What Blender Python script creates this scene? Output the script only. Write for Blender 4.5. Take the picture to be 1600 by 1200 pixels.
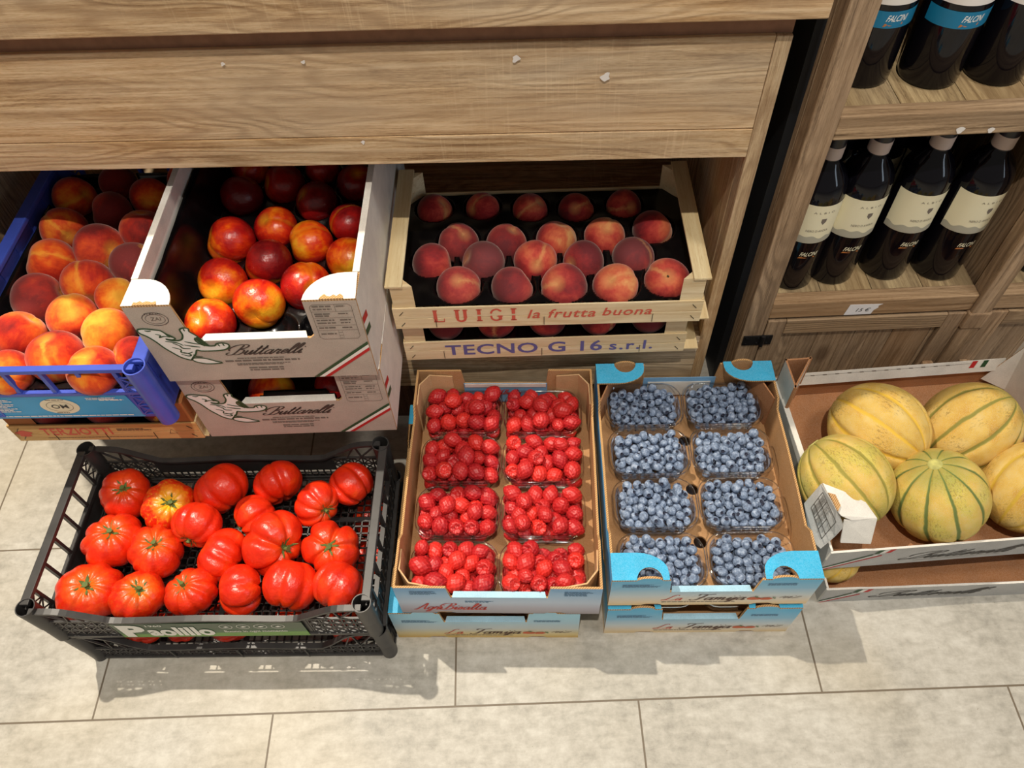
import bpy, bmesh, math, random
import numpy as np
from mathutils import Vector, Matrix, Quaternion, noise

for o in list(bpy.data.objects):
    bpy.data.objects.remove(o)
S = bpy.context.scene
COL = S.collection
PI = math.pi

# ------------------------------------------------------------------ camera
CAM_F, CAM_P, CAM_Y, CAM_R, CAM_H = 1.2005, 0.9423, -0.0195, -0.0583, 1.2762
_cy, _sy = math.cos(CAM_Y), math.sin(CAM_Y)
FW = Vector((_sy*math.cos(CAM_P), _cy*math.cos(CAM_P), -math.sin(CAM_P)))
RT = Vector((_cy, -_sy, 0.0))
UP = RT.cross(FW)
_cr, _sr = math.cos(CAM_R), math.sin(CAM_R)
CR = RT*_cr + UP*_sr
CU = RT*(-_sr) + UP*_cr
cam_data = bpy.data.cameras.new('camera')
cam_data.lens = CAM_F*1000/1600*36
cam_data.sensor_width = 36
cam_data.clip_start = 0.02
cam = bpy.data.objects.new('camera', cam_data)
COL.objects.link(cam)
M = Matrix((CR, CU, -FW)).transposed().to_4x4()
M.translation = Vector((0, 0, CAM_H))
cam.matrix_world = M
S.camera = cam
CAM = Vector((0, 0, CAM_H))

def ray(px, py):
    return FW + CR*((px-800)/(CAM_F*1000)) + CU*((600-py)/(CAM_F*1000))
def at(px, py, z):
    d = ray(px, py)
    return CAM + d*((z-CAM_H)/d.z)
def at_y(px, py, y):
    d = ray(px, py)
    return CAM + d*(y/d.y)
def depth(p):
    return (Vector(p)-CAM).dot(FW)

# ------------------------------------------------------------------ world and lights
W_ = bpy.data.worlds.new('world'); S.world = W_; W_.use_nodes = True
bg = W_.node_tree.nodes['Background']
bg.inputs[0].default_value = (1.0, 0.93, 0.84, 1)
bg.inputs[1].default_value = 0.20

def lamp(name, loc, target, power, col, radius=0.02, spot=None, blend=0.6):
    l = bpy.data.lights.new(name, 'SPOT')
    l.energy = power; l.color = col; l.shadow_soft_size = radius
    l.spot_size = spot or math.radians(70); l.spot_blend = blend
    o = bpy.data.objects.new(name, l); COL.objects.link(o)
    o.location = loc
    d = Vector(target)-Vector(loc)
    o.rotation_euler = d.to_track_quat('-Z', 'Y').to_euler()
    return o
lamp('ceiling_spot_left', (-1.12, 1.17, 3.1), (-0.75, 0.2, 0.0), 365, (1.0, 0.895, 0.74), 0.025, math.radians(84), 1.0)
lamp('soft_fill_right', (1.2, 0.2, 3.0), (0.45, 0.45, 0.0), 70, (1.0, 0.93, 0.84), 0.25, math.radians(75))  # weak soft fill added from the right, not an actual ceiling fitting
lamp('ceiling_spot_front', (-0.1, -0.32, 2.9), (-0.1, 0.75, 0.3), 132, (1.0, 0.92, 0.80), 0.02, math.radians(75))
ld = bpy.data.lights.new('window_daylight', 'AREA'); ld.shape = 'RECTANGLE'; ld.size = 0.35; ld.size_y = 1.6
ld.energy = 9; ld.color = (0.72, 0.85, 1.0)
lo = bpy.data.objects.new('window_daylight', ld); COL.objects.link(lo)
lo.location = (2.6, -0.9, 1.3)
lo.rotation_euler = (Vector((0.6, 0.4, 0.3))-Vector(lo.location)).to_track_quat('-Z', 'Y').to_euler()

vs = S.view_settings
vs.view_transform = 'Standard'; vs.look = 'None'; vs.gamma = 1.0; vs.exposure = 0.1
vs.use_curve_mapping = False

# ------------------------------------------------------------------ helpers: tags, meshes
def tag(o, label=None, cat=None, group=None, kind=None):
    if label: o['label'] = label
    if cat: o['category'] = cat
    if group: o['group'] = group
    if kind: o['kind'] = kind
    return o

def empty(name, loc, rz=0.0, label=None, cat=None, group=None, kind=None):
    o = bpy.data.objects.new(name, None); COL.objects.link(o)
    o.location = loc; o.rotation_euler = (0, 0, rz); o.empty_display_size = 0.05
    return tag(o, label, cat, group, kind)

def sm(pts, n=6, closed=False):
    """Catmull-Rom smoothing of a 2D or 3D polyline"""
    out = []; N = len(pts)
    rng = range(N if closed else N-1)
    for i in rng:
        g = lambda k: pts[k % N] if closed else pts[max(0, min(N-1, k))]
        p0, p1, p2, p3 = g(i-1), g(i), g(i+1), g(i+2)
        for k in range(n):
            t = k/n
            out.append(tuple(0.5*((2*b)+(-a+c)*t+(2*a-5*b+4*c-d)*t*t+(-a+3*b-3*c+d)*t**3) for a, b, c, d in zip(p0, p1, p2, p3)))
    if not closed: out.append(tuple(pts[-1]))
    return out

class MB:
    def __init__(s):
        s.v = []; s.f = []; s.m = []
    def add(s, verts, faces, m=0):
        b = len(s.v); s.v += [tuple(p) for p in verts]
        for f in faces:
            s.f.append([b+i for i in f]); s.m.append(m)
    def box(s, x0, x1, y0, y1, z0, z1, m=0):
        s.add([(x0,y0,z0),(x1,y0,z0),(x1,y1,z0),(x0,y1,z0),(x0,y0,z1),(x1,y0,z1),(x1,y1,z1),(x0,y1,z1)],
              [(0,3,2,1),(4,5,6,7),(0,1,5,4),(1,2,6,5),(2,3,7,6),(3,0,4,7)], m)
    def poly(s, out2, O, u, v, n, t, mf=0, mb=None, me=None):
        """prism: outline in (u,v), front face at O facing n, back at O-n*t"""
        O, u, v, n = Vector(O), Vector(u), Vector(v), Vector(n).normalized()
        if u.cross(v).dot(n) < 0: out2 = out2[::-1]
        N = len(out2)
        area = sum(out2[i][0]*out2[(i+1) % N][1]-out2[(i+1) % N][0]*out2[i][1] for i in range(N))
        ccw = area*(1 if u.cross(v).dot(n) > 0 else -1) > 0
        F = [O+u*a+v*b for a, b in out2]; B = [p-n*t for p in F]
        mb = mf if mb is None else mb; me = mf if me is None else me
        idx = list(range(N))
        if ccw:
            s.add(F, [idx], mf); s.add(B, [idx[::-1]], mb)
            s.add(F+B, [(i, N+i, N+(i+1) % N, (i+1) % N) for i in idx], me)
        else:
            s.add(F, [idx[::-1]], mf); s.add(B, [idx], mb)
            s.add(F+B, [(i, (i+1) % N, N+(i+1) % N, N+i) for i in idx], me)
    def tube(s, pts, r, seg=8, cap=True, m=0):
        pts = [Vector(p) for p in pts]; rings = []
        rr = r if isinstance(r, (list, tuple)) else [r]*len(pts)
        for i, p in enumerate(pts):
            d = (pts[min(i+1, len(pts)-1)]-pts[max(i-1, 0)]).normalized()
            a = d.orthogonal().normalized() if i == 0 else (a-d*a.dot(d)).normalized()
            b = d.cross(a)
            rings.append([p+(a*math.cos(2*PI*k/seg)+b*math.sin(2*PI*k/seg))*rr[i] for k in range(seg)])
        V = [q for R in rings for q in R]
        F = [(i*seg+k, i*seg+(k+1) % seg, (i+1)*seg+(k+1) % seg, (i+1)*seg+k) for i in range(len(pts)-1) for k in range(seg)]
        if cap:
            F += [list(range(seg))[::-1], [(len(pts)-1)*seg+k for k in range(seg)]]
        s.add(V, F, m)
    def bar(s, p0, p1, w, h, up=(0, 0, 1), m=0):
        p0, p1 = Vector(p0), Vector(p1); d = (p1-p0).normalized()
        a = d.cross(Vector(up)).normalized(); b = a.cross(d)
        V = [p+a*(w/2*i)+b*(h/2*j) for p in (p0, p1) for i, j in ((-1,-1),(1,-1),(1,1),(-1,1))]
        s.add(V, [(0,1,2,3),(7,6,5,4),(0,4,5,1),(1,5,6,2),(2,6,7,3),(3,7,4,0)], m)
    def lathe(s, prof, seg=32, c=(0, 0, 0), m=0):
        V = [(c[0]+r*math.cos(2*PI*k/seg), c[1]+r*math.sin(2*PI*k/seg), c[2]+z) for r, z in prof for k in range(seg)]
        F = [(i*seg+k, i*seg+(k+1) % seg, (i+1)*seg+(k+1) % seg, (i+1)*seg+k) for i in range(len(prof)-1) for k in range(seg)]
        s.add(V, F, m)
    def ribbon(s, pts, w, fr, off=0.0005, m=0, taper=True):
        """flat printed stroke on the frame fr=(O,u,v,n); w width or callable"""
        O, u, v, n = [Vector(q) for q in fr]; n = n.normalized()
        P = [Vector((p[0], p[1])) for p in pts]
        V = []
        for i, p in enumerate(P):
            d = P[min(i+1, len(P)-1)]-P[max(i-1, 0)]
            if d.length < 1e-9: d = Vector((1, 0))
            d.normalize(); q = Vector((-d.y, d.x))
            ww = w(d, i/(len(P)-1)) if callable(w) else w
            for sg in (-1, 1):
                a = p+q*(sg*ww/2); V.append(O+u*a.x+v*a.y+n*off)
        F = [(2*i, 2*i+1, 2*i+3, 2*i+2) for i in range(len(P)-1)]
        s.add(V, F, m)
    def flat(s, pts, fr, off=0.0004, m=0):
        O, u, v, n = [Vector(q) for q in fr]; n = n.normalized()
        s.add([O+u*a+v*b+n*off for a, b in pts], [list(range(len(pts)))], m)
    def mesh(s, name, mats, smooth=None):
        me = bpy.data.meshes.new(name)
        me.from_pydata([tuple(p) for p in s.v], [], s.f)
        if not isinstance(mats, (list, tuple)): mats = [mats]
        for a in mats: me.materials.append(a)
        me.polygons.foreach_set('material_index', s.m)
        if smooth is not None:
            me.polygons.foreach_set('use_smooth', [True]*len(s.f))
            if smooth < 180: me.set_sharp_from_angle(angle=math.radians(smooth))
        me.update()
        return me
    def build(s, name, mats, parent=None, smooth=None, bevel=0, solid=0, label=None):
        o = bpy.data.objects.new(name, s.mesh(name, mats, smooth)); COL.objects.link(o)
        if parent: o.parent = parent
        if solid:
            q = o.modifiers.new('solid', 'SOLIDIFY'); q.thickness = solid; q.offset = 0
        if bevel:
            q = o.modifiers.new('bevel', 'BEVEL'); q.width = bevel; q.segments = 2; q.limit_method = 'ANGLE'
            q.angle_limit = math.radians(50)
        if label: o['label'] = label
        return o

def ordn(i):
    return ['first', 'second', 'third', 'fourth', 'fifth', 'sixth', 'seventh'][i]

# ------------------------------------------------------------------ materials
def lin(c):
    c = [x/255 for x in c]
    return tuple((x/12.92 if x <= 0.04045 else ((x+0.055)/1.055)**2.4) for x in c)+(1,)

class NT:
    """small node-graph writer"""
    def __init__(s, name):
        s.mat = bpy.data.materials.new(name); s.mat.use_nodes = True
        s.t = s.mat.node_tree; s.b = s.t.nodes['Principled BSDF']
    def n(s, typ, **kw):
        x = s.t.nodes.new(typ)
        for k, v in kw.items():
            if hasattr(x, k): setattr(x, k, v)
        return x
    def l(s, a, b): s.t.links.new(a, b)
    def set(s, node, **kw):
        for k, v in kw.items():
            i = node.inputs[k.replace('_', ' ')]
            if hasattr(v, 'is_output') or isinstance(v, bpy.types.NodeSocket): s.l(v, i)
            else: i.default_value = v
    def coord(s, which='Object'): return s.n('ShaderNodeTexCoord').outputs[which]
    def mapping(s, vec, scale=(1, 1, 1), loc=(0, 0, 0), rot=(0, 0, 0)):
        m = s.n('ShaderNodeMapping'); s.l(vec, m.inputs[0])
        m.inputs['Location'].default_value = loc; m.inputs['Rotation'].default_value = rot; m.inputs['Scale'].default_value = scale
        return m.outputs[0]
    def noise(s, vec, scale, detail=4, rough=0.55, dist=0):
        x = s.n('ShaderNodeTexNoise'); s.l(vec, x.inputs['Vector'])
        x.inputs['Scale'].default_value = scale; x.inputs['Detail'].default_value = detail
        x.inputs['Roughness'].default_value = rough; x.inputs['Distortion'].default_value = dist
        return x.outputs['Fac']
    def ramp(s, fac, stops, interp='LINEAR'):
        x = s.n('ShaderNodeValToRGB'); s.l(fac, x.inputs[0]); r = x.color_ramp; r.interpolation = interp
        while len(r.elements) < len(stops): r.elements.new(0.5)
        for e, (p, c) in zip(r.elements, stops): e.position = p; e.color = c if len(c) == 4 else tuple(c)+(1,)
        return x.outputs[0]
    def math(s, op, a, b=0.0, c=0.0, clamp=False):
        x = s.n('ShaderNodeMath', operation=op); x.use_clamp = clamp
        for i, q in enumerate((a, b, c)):
            if isinstance(q, bpy.types.NodeSocket): s.l(q, x.inputs[i])
            else: x.inputs[i].default_value = q
        return x.outputs[0]
    def mix(s, fac, a, b, mode='MIX'):
        x = s.n('ShaderNodeMix', data_type='RGBA', blend_type=mode)
        for sock, q in ((x.inputs['Factor'], fac), (x.inputs[6], a), (x.inputs[7], b)):
            if isinstance(q, bpy.types.NodeSocket): s.l(q, sock)
            else: sock.default_value = q
        return x.outputs[2]
    def sep(s, vec):
        x = s.n('ShaderNodeSeparateXYZ'); s.l(vec, x.inputs[0]); return x.outputs
    def bump(s, h, strength=0.3, dist=0.001):
        x = s.n('ShaderNodeBump'); s.l(h, x.inputs['Height']); x.inputs['Strength'].default_value = strength
        x.inputs['Distance'].default_value = dist
        s.l(x.outputs[0], s.b.inputs['Normal'])
    def base(s, c):
        if isinstance(c, bpy.types.NodeSocket): s.l(c, s.b.inputs['Base Color'])
        else: s.b.inputs['Base Color'].default_value = c
    def pr(s, **kw):
        for k, v in kw.items():
            s.b.inputs[k.replace('_', ' ')].default_value = v

def plain(name, rgb, rough=0.5, spec=0.5, var=0.0, scale=40, metallic=0, coat=0):
    t = NT(name); c = lin(rgb)
    if var:
        f = t.noise(t.coord(), scale, 3)
        t.base(t.ramp(f, [(0.3, tuple(max(0, x*(1-var)) for x in c[:3])), (0.7, tuple(min(1, x*(1+var)) for x in c[:3]))]))
    else: t.base(c)
    t.pr(Roughness=rough, Metallic=metallic, Coat_Weight=coat)
    t.b.inputs['Specular IOR Level'].default_value = spec
    return t.mat

def wood(name, light, mid, dark, axis='x', ring=1.0, rough=0.75, saw=True, grey=0.35, bump=0.5):
    """weathered softwood, grain running along axis, in object space"""
    t = NT(name)
    co = t.coord()
    rnd = t.n('ShaderNodeObjectInfo').outputs['Random']
    off = t.math('MULTIPLY', rnd, 7.0)
    add = t.n('ShaderNodeVectorMath', operation='ADD'); t.l(co, add.inputs[0]); t.l(off, add.inputs[1])
    sc = {'x': (0.16, 1, 1), 'y': (1, 0.16, 1), 'z': (1, 1, 0.16)}[axis]
    sf = {'x': (0.03, 1, 1), 'y': (1, 0.03, 1), 'z': (1, 1, 0.03)}[axis]
    g = t.mapping(add.outputs[0], sc)
    cont = t.noise(g, 7*ring, 3, 0.5, 0.2)
    rings = t.math('SINE', t.math('MULTIPLY', cont, 190.0))
    rings = t.ramp(t.math('MULTIPLY_ADD', rings, 0.5, 0.5), [(0.0, (0, 0, 0)), (0.55, (0.8, 0.8, 0.8)), (1.0, (1, 1, 1))])
    rmask = t.ramp(t.noise(t.mapping(add.outputs[0], tuple(max(q, .4) for q in sc)), 6, 2), [(0.42, (0.15, 0.15, 0.15)), (0.62, (1, 1, 1))])
    fine = t.noise(t.mapping(add.outputs[0], sf), 150, 4, 0.75)
    fib = t.noise(t.mapping(add.outputs[0], tuple(max(q, .12) for q in sf)), 900, 2, 0.6)
    blot = t.noise(t.mapping(add.outputs[0], tuple(max(q, .3) for q in sc)), 7, 3)
    f = t.math('ADD', t.math('MULTIPLY', fine, 0.75), t.math('MULTIPLY', fib, 0.25))
    c = t.ramp(f, [(0.36, lin(dark)), (0.47, lin(mid)), (0.60, lin(light))])
    c = t.mix(t.math('MULTIPLY', t.math('MULTIPLY', t.math('SUBTRACT', 1.0, rings), rmask), 0.6), c, lin(dark))
    band = t.noise(t.mapping(add.outputs[0], sf), 32, 3, 0.6)
    c = t.mix(t.math('MULTIPLY', t.ramp(band, [(0.44, (1, 1, 1)), (0.58, (0, 0, 0))]), 0.5), c, lin(tuple(0.45*a_+0.55*b_ for a_, b_ in zip(mid, dark))))
    gr = sum(light)/3*0.97
    c = t.mix(t.math('MULTIPLY', t.ramp(blot, [(0.42, (0, 0, 0)), (0.66, (1, 1, 1))]), grey), c, lin((gr*1.0, gr*0.95, gr*0.86)))
    warm = t.noise(t.mapping(add.outputs[0], sc), 5, 2)
    c = t.mix(t.math('MULTIPLY', t.ramp(warm, [(0.5, (0, 0, 0)), (0.75, (1, 1, 1))]), 0.45), c, lin((light[0]*0.86, light[1]*0.72, light[2]*0.52)))
    # knots
    vo = t.n('ShaderNodeTexVoronoi'); vo.feature = 'F1'
    ks = {'x': (0.5, 1, 1), 'y': (1, 0.5, 1), 'z': (1, 1, 0.5)}[axis]
    t.l(t.mapping(add.outputs[0], ks), vo.inputs['Vector']); vo.inputs['Scale'].default_value = 3.4
    kn = t.ramp(vo.outputs['Distance'], [(0.03, (1, 1, 1)), (0.06, (0, 0, 0))])
    c = t.mix(t.math('MULTIPLY', kn, 0.6), c, lin((dark[0]*0.8, dark[1]*0.72, dark[2]*0.65)))
    h = t.math('ADD', f, t.math('MULTIPLY', rings, 0.5))
    if saw:
        ss = {'x': (1, 0.04, 0.04), 'y': (0.04, 1, 0.04), 'z': (0.04, 0.04, 1)}[axis]
        sw = t.noise(t.mapping(add.outputs[0], ss), 300, 2, 0.7)
        amt = t.ramp(t.noise(add.outputs[0], 3.5, 2), [(0.45, (0, 0, 0)), (0.65, (1, 1, 1))])
        k = t.math('MULTIPLY', t.ramp(sw, [(0.55, (0, 0, 0)), (0.7, (1, 1, 1))]), t.math('MULTIPLY', amt, 0.3))
        c = t.mix(k, c, lin(light))
    t.base(c); t.pr(Roughness=rough); t.b.inputs['Specular IOR Level'].default_value = 0.25
    t.bump(h, bump, 0.0015)
    return t.mat

M_WOOD_X = wood('weathered_wood_long', (236, 210, 172), (202, 170, 128), (130, 98, 66), 'x', grey=0.4)
M_WOOD_Z = wood('weathered_wood_upright', (214, 190, 154), (182, 154, 118), (126, 98, 72), 'z')
M_WOOD_Y = wood('weathered_wood_deep', (196, 166, 128), (160, 130, 96), (108, 80, 54), 'y')
M_RACK_X = wood('rack_wood_long', (196, 166, 132), (166, 138, 106), (112, 88, 64), 'x', saw=False, grey=0.15)
M_RACK_Z = wood('rack_wood_upright', (192, 162, 130), (162, 134, 104), (108, 84, 62), 'z', saw=False, grey=0.15)
M_RACK_Y = wood('rack_wood_deep', (196, 172, 130), (168, 144, 106), (116, 94, 66), 'y', saw=False, grey=0.15)
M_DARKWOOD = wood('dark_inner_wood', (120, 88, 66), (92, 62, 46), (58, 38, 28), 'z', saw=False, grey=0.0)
M_POPLAR = wood('pale_crate_wood', (244, 228, 190), (234, 214, 172), (212, 184, 136), 'x', 0.5, saw=False, grey=0.12, bump=0.15)
M_POPLAR_Y = wood('pale_crate_wood_deep', (242, 226, 184), (230, 208, 162), (206, 178, 128), 'y', 0.5, saw=False, grey=0.12, bump=0.15)
M_POPLAR_OLD = wood('yellowed_crate_wood', (238, 204, 142), (222, 182, 118), (186, 140, 84), 'x', 0.5, saw=False, grey=0.1, bump=0.15)
M_MDF = plain('crate_corner_wood', (170, 108, 62), 0.8, 0.2, 0.08)
M_BLACKP = plain('black_panel_paint', (22, 26, 32), 0.5, 0.4, 0.2, 12)
M_IRON = plain('black_iron', (20, 20, 22), 0.45, 0.5, 0.2)

def cardboard(name, rgb, corr=True, rough=0.8):
    t = NT(name); co = t.coord()
    f = t.noise(co, 22, 5, 0.6)
    c0 = lin(rgb)
    c = t.ramp(f, [(0.3, tuple(x*0.86 for x in c0[:3])), (0.7, tuple(min(1, x*1.1) for x in c0[:3]))])
    fib = t.noise(t.mapping(co, (1, 1, 1)), 700, 2)
    t.base(t.mix(0.12, c, t.ramp(fib, [(0.3, (0.2, 0.15, 0.1)), (0.7, (1, 0.95, 0.85))])))
    t.pr(Roughness=rough); t.b.inputs['Specular IOR Level'].default_value = 0.2
    if corr:
        w = t.n('ShaderNodeTexWave'); t.l(t.mapping(co, (1, 1, 1), rot=(0, 0, 0.0)), w.inputs['Vector'])
        w.inputs['Scale'].default_value = 70; w.bands_direction = 'Z'
        t.bump(w.outputs['Fac'], 0.08, 0.0006)
    return t.mat
M_KRAFT = cardboard('kraft_cardboard', (186, 136, 82))
M_KRAFT_D = cardboard('kraft_cardboard_orange', (176, 116, 66))
M_KRAFT_L = cardboard('kraft_flap_light', (205, 165, 115))
M_WHITEC = cardboard('white_coated_card', (232, 228, 220), False, 0.5)
M_TAUPE = cardboard('taupe_printed_card', (186, 172, 158), False, 0.55)
M_GREYC = cardboard('grey_printed_card', (178, 178, 176), False, 0.5)
def corr_edge():
    t = NT('corrugated_edge'); co = t.coord()
    w = t.n('ShaderNodeTexWave'); w.bands_direction = 'X'; w.inputs['Scale'].default_value = 120; w.inputs['Distortion'].default_value = 0.8
    t.l(t.mapping(co, (1, 1, 0.4), rot=(0, 0, PI/4)), w.inputs['Vector'])
    t.base(t.ramp(w.outputs['Fac'], [(0.25, lin((158, 114, 68))), (0.6, lin((208, 168, 114)))])); t.pr(Roughness=0.85)
    return t.mat
M_CEDGE = corr_edge()

def seaside(name, stops, H):
    """printed sky-over-sand artwork, running up the box side"""
    t = NT(name); z = t.sep(t.coord())[2]
    w = t.noise(t.mapping(t.coord(), (0.5, 0.5, 2.0)), 14, 3)
    f = t.math('ADD', t.math('DIVIDE', z, H), t.math('MULTIPLY', t.math('SUBTRACT', w, 0.5), 0.12))
    t.base(t.ramp(f, [(p, lin(c)) for p, c in stops])); t.pr(Roughness=0.4)
    return t.mat
M_SEA = seaside('sky_and_sand_print', [(0.0, (236, 206, 150)), (0.16, (232, 216, 190)), (0.36, (206, 218, 222)), (0.6, (140, 196, 226)), (0.95, (84, 184, 228))], 0.105)
M_SEA_Y = seaside('sky_and_yellow_sand_print', [(0.0, (222, 180, 80)), (0.2, (226, 206, 150)), (0.42, (196, 206, 206)), (0.7, (170, 208, 226)), (0.95, (160, 212, 234))], 0.105)
M_SEA_G = seaside('sky_and_rock_print', [(0.0, (150, 142, 148)), (0.22, (178, 176, 190)), (0.42, (190, 206, 226)), (0.7, (158, 196, 228)), (0.95, (112, 168, 214))], 0.105)
M_CYAN = cardboard('bright_blue_card', (0, 178, 228), False, 0.45)
M_PALEBLUE = cardboard('pale_blue_card', (164, 212, 236), False, 0.45)
M_MIDBLUE = cardboard('blue_printed_card', (110, 168, 214), False, 0.45)

M_RED = plain('red_ink', (192, 34, 34), 0.6)
M_REDP = plain('faded_red_ink', (214, 96, 76), 0.8)
M_REDS = plain('brick_red_ink', (196, 62, 54), 0.6)
M_GREENI = plain('dark_green_ink', (38, 78, 44), 0.6)
M_WHITEI = plain('white_ink', (238, 236, 228), 0.55)
M_DKINK = plain('dark_grey_ink', (66, 62, 56), 0.6)
M_GREYINK = plain('light_grey_ink', (118, 108, 98), 0.7)
M_PURPLE = plain('violet_ink', (104, 100, 158), 0.75)
M_BROWNINK = plain('brown_ink', (98, 70, 58), 0.7)
M_BLUEINK = plain('blue_grey_ink', (86, 128, 160), 0.6)
M_ORANGEINK = plain('orange_ink', (206, 100, 62), 0.6, var=0.2, scale=60)
M_LEAFINK = plain('leaf_green_ink', (84, 120, 70), 0.6)
M_GOLDINK = plain('copper_ink', (186, 112, 52), 0.4)
M_CREAMLAB = plain('cream_label_paper', (236, 228, 196), 0.6)
M_LABGREY = plain('label_grey_hills', (176, 172, 156), 0.6)
M_TEAL = plain('teal_label_paper', (14, 116, 156), 0.5)
M_WHITELAB = plain('white_label_paper', (232, 226, 220), 0.55)
M_STAPLE = plain('steel_staple', (70, 66, 60), 0.35, metallic=0.7)

def plastic(name, rgb, rough=0.35, var=0.12, trans=0):
    t = NT(name); c = lin(rgb)
    f = t.noise(t.coord(), 30, 4)
    t.base(t.ramp(f, [(0.3, tuple(x*(1-var) for x in c[:3])), (0.7, tuple(min(1, x*(1+var)+0.002) for x in c[:3]))]))
    t.pr(Roughness=rough)
    if trans: t.pr(Subsurface_Weight=trans)
    t.bump(t.noise(t.coord(), 150, 3), 0.1, 0.0004)
    return t.mat
M_BLKPL = plastic('black_crate_plastic', (50, 48, 47), 0.42, 0.25)
M_BLUEPL = plastic('blue_crate_plastic', (62, 84, 184), 0.35, 0.1)
M_TRAY = plastic('glossy_black_tray', (10, 9, 11), 0.2, 0.3)

def clear():
    t = NT('clear_punnet_plastic'); tr = t.n('ShaderNodeBsdfTransparent'); gl = t.n('ShaderNodeBsdfGlossy')
    tr.inputs[0].default_value = (0.95, 0.95, 0.955, 1); gl.inputs['Roughness'].default_value = 0.06
    lw = t.n('ShaderNodeLayerWeight'); lw.inputs[0].default_value = 0.35
    mx = t.n('ShaderNodeMixShader')
    t.l(t.math('MULTIPLY_ADD', lw.outputs['Fresnel'], 0.75, 0.03, True), mx.inputs[0]); t.l(tr.outputs[0], mx.inputs[1]); t.l(gl.outputs[0], mx.inputs[2])
    t.l(mx.outputs[0], t.n('ShaderNodeOutputMaterial').inputs[0])
    t.t.nodes.remove(t.t.nodes['Material Output'])
    t.t.nodes.remove(t.b)
    return t.mat
M_CLEAR = clear()

def floor_mat():
    t = NT('beige_stone_tiles'); co = t.coord()
    b = t.n('ShaderNodeTexBrick'); b.offset = 0.5; b.offset_frequency = 2; b.squash = 1
    t.l(t.mapping(co, (1, 1, 1), loc=(0.125+0.577*4, -0.3036+0.298*21, 0)), b.inputs['Vector'])
    b.inputs['Scale'].default_value = 1; b.inputs['Brick Width'].default_value = 0.577; b.inputs['Row Height'].default_value = 0.298
    b.inputs['Mortar Size'].default_value = 0.0016; b.inputs['Mortar Smooth'].default_value = 0.1; b.inputs['Bias'].default_value = 0
    b.inputs['Color1'].default_value = (0.3, 0.3, 0.3, 1); b.inputs['Color2'].default_value = (0.7, 0.7, 0.7, 1); b.inputs['Mortar'].default_value = (0, 0, 0, 1)
    n1 = t.noise(co, 5.5, 6, 0.62, 0.6); n2 = t.noise(co, 60, 5, 0.7); n3 = t.noise(t.mapping(co, (1, 3, 1)), 22, 5, 0.65, 0.5)
    f = t.math('ADD', t.math('MULTIPLY', n1, 0.36), t.math('ADD', t.math('MULTIPLY', n2, 0.36), t.math('MULTIPLY', n3, 0.28)))
    c = t.ramp(f, [(0.36, lin((152, 148, 138))), (0.48, lin((182, 177, 166))), (0.6, lin((204, 200, 190)))])
    c = t.mix(0.10, c, t.mix(1.0, c, b.outputs['Color'], 'MULTIPLY'))
    sp = t.ramp(t.noise(co, 130, 2, 0.8), [(0.70, (0, 0, 0)), (0.76, (1, 1, 1))])
    c = t.mix(t.math('MULTIPLY', sp, 0.5), c, lin((120, 104, 80)))
    wm = t.ramp(t.noise(co, 2.2, 2), [(0.5, (0, 0, 0)), (0.75, (1, 1, 1))])
    c = t.mix(t.math('MULTIPLY', wm, 0.35), c, lin((204, 188, 156)))
    c = t.mix(b.outputs['Fac'], c, lin((112, 100, 84)))
    t.base(c); t.pr(Roughness=0.5); t.b.inputs['Specular IOR Level'].default_value = 0.4
    t.bump(t.math('SUBTRACT', t.math('MULTIPLY', f, 0.3), b.outputs['Fac']), 0.35, 0.001)
    return t.mat
M_FLOOR = floor_mat()

def ocol(t):
    i = t.n('ShaderNodeObjectInfo'); return t.sep_rgb(i.outputs['Color'])
def _seprgb(s, c):
    x = s.n('ShaderNodeSeparateColor'); s.l(c, x.inputs[0]); return x.outputs
NT.sep_rgb = _seprgb

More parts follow.
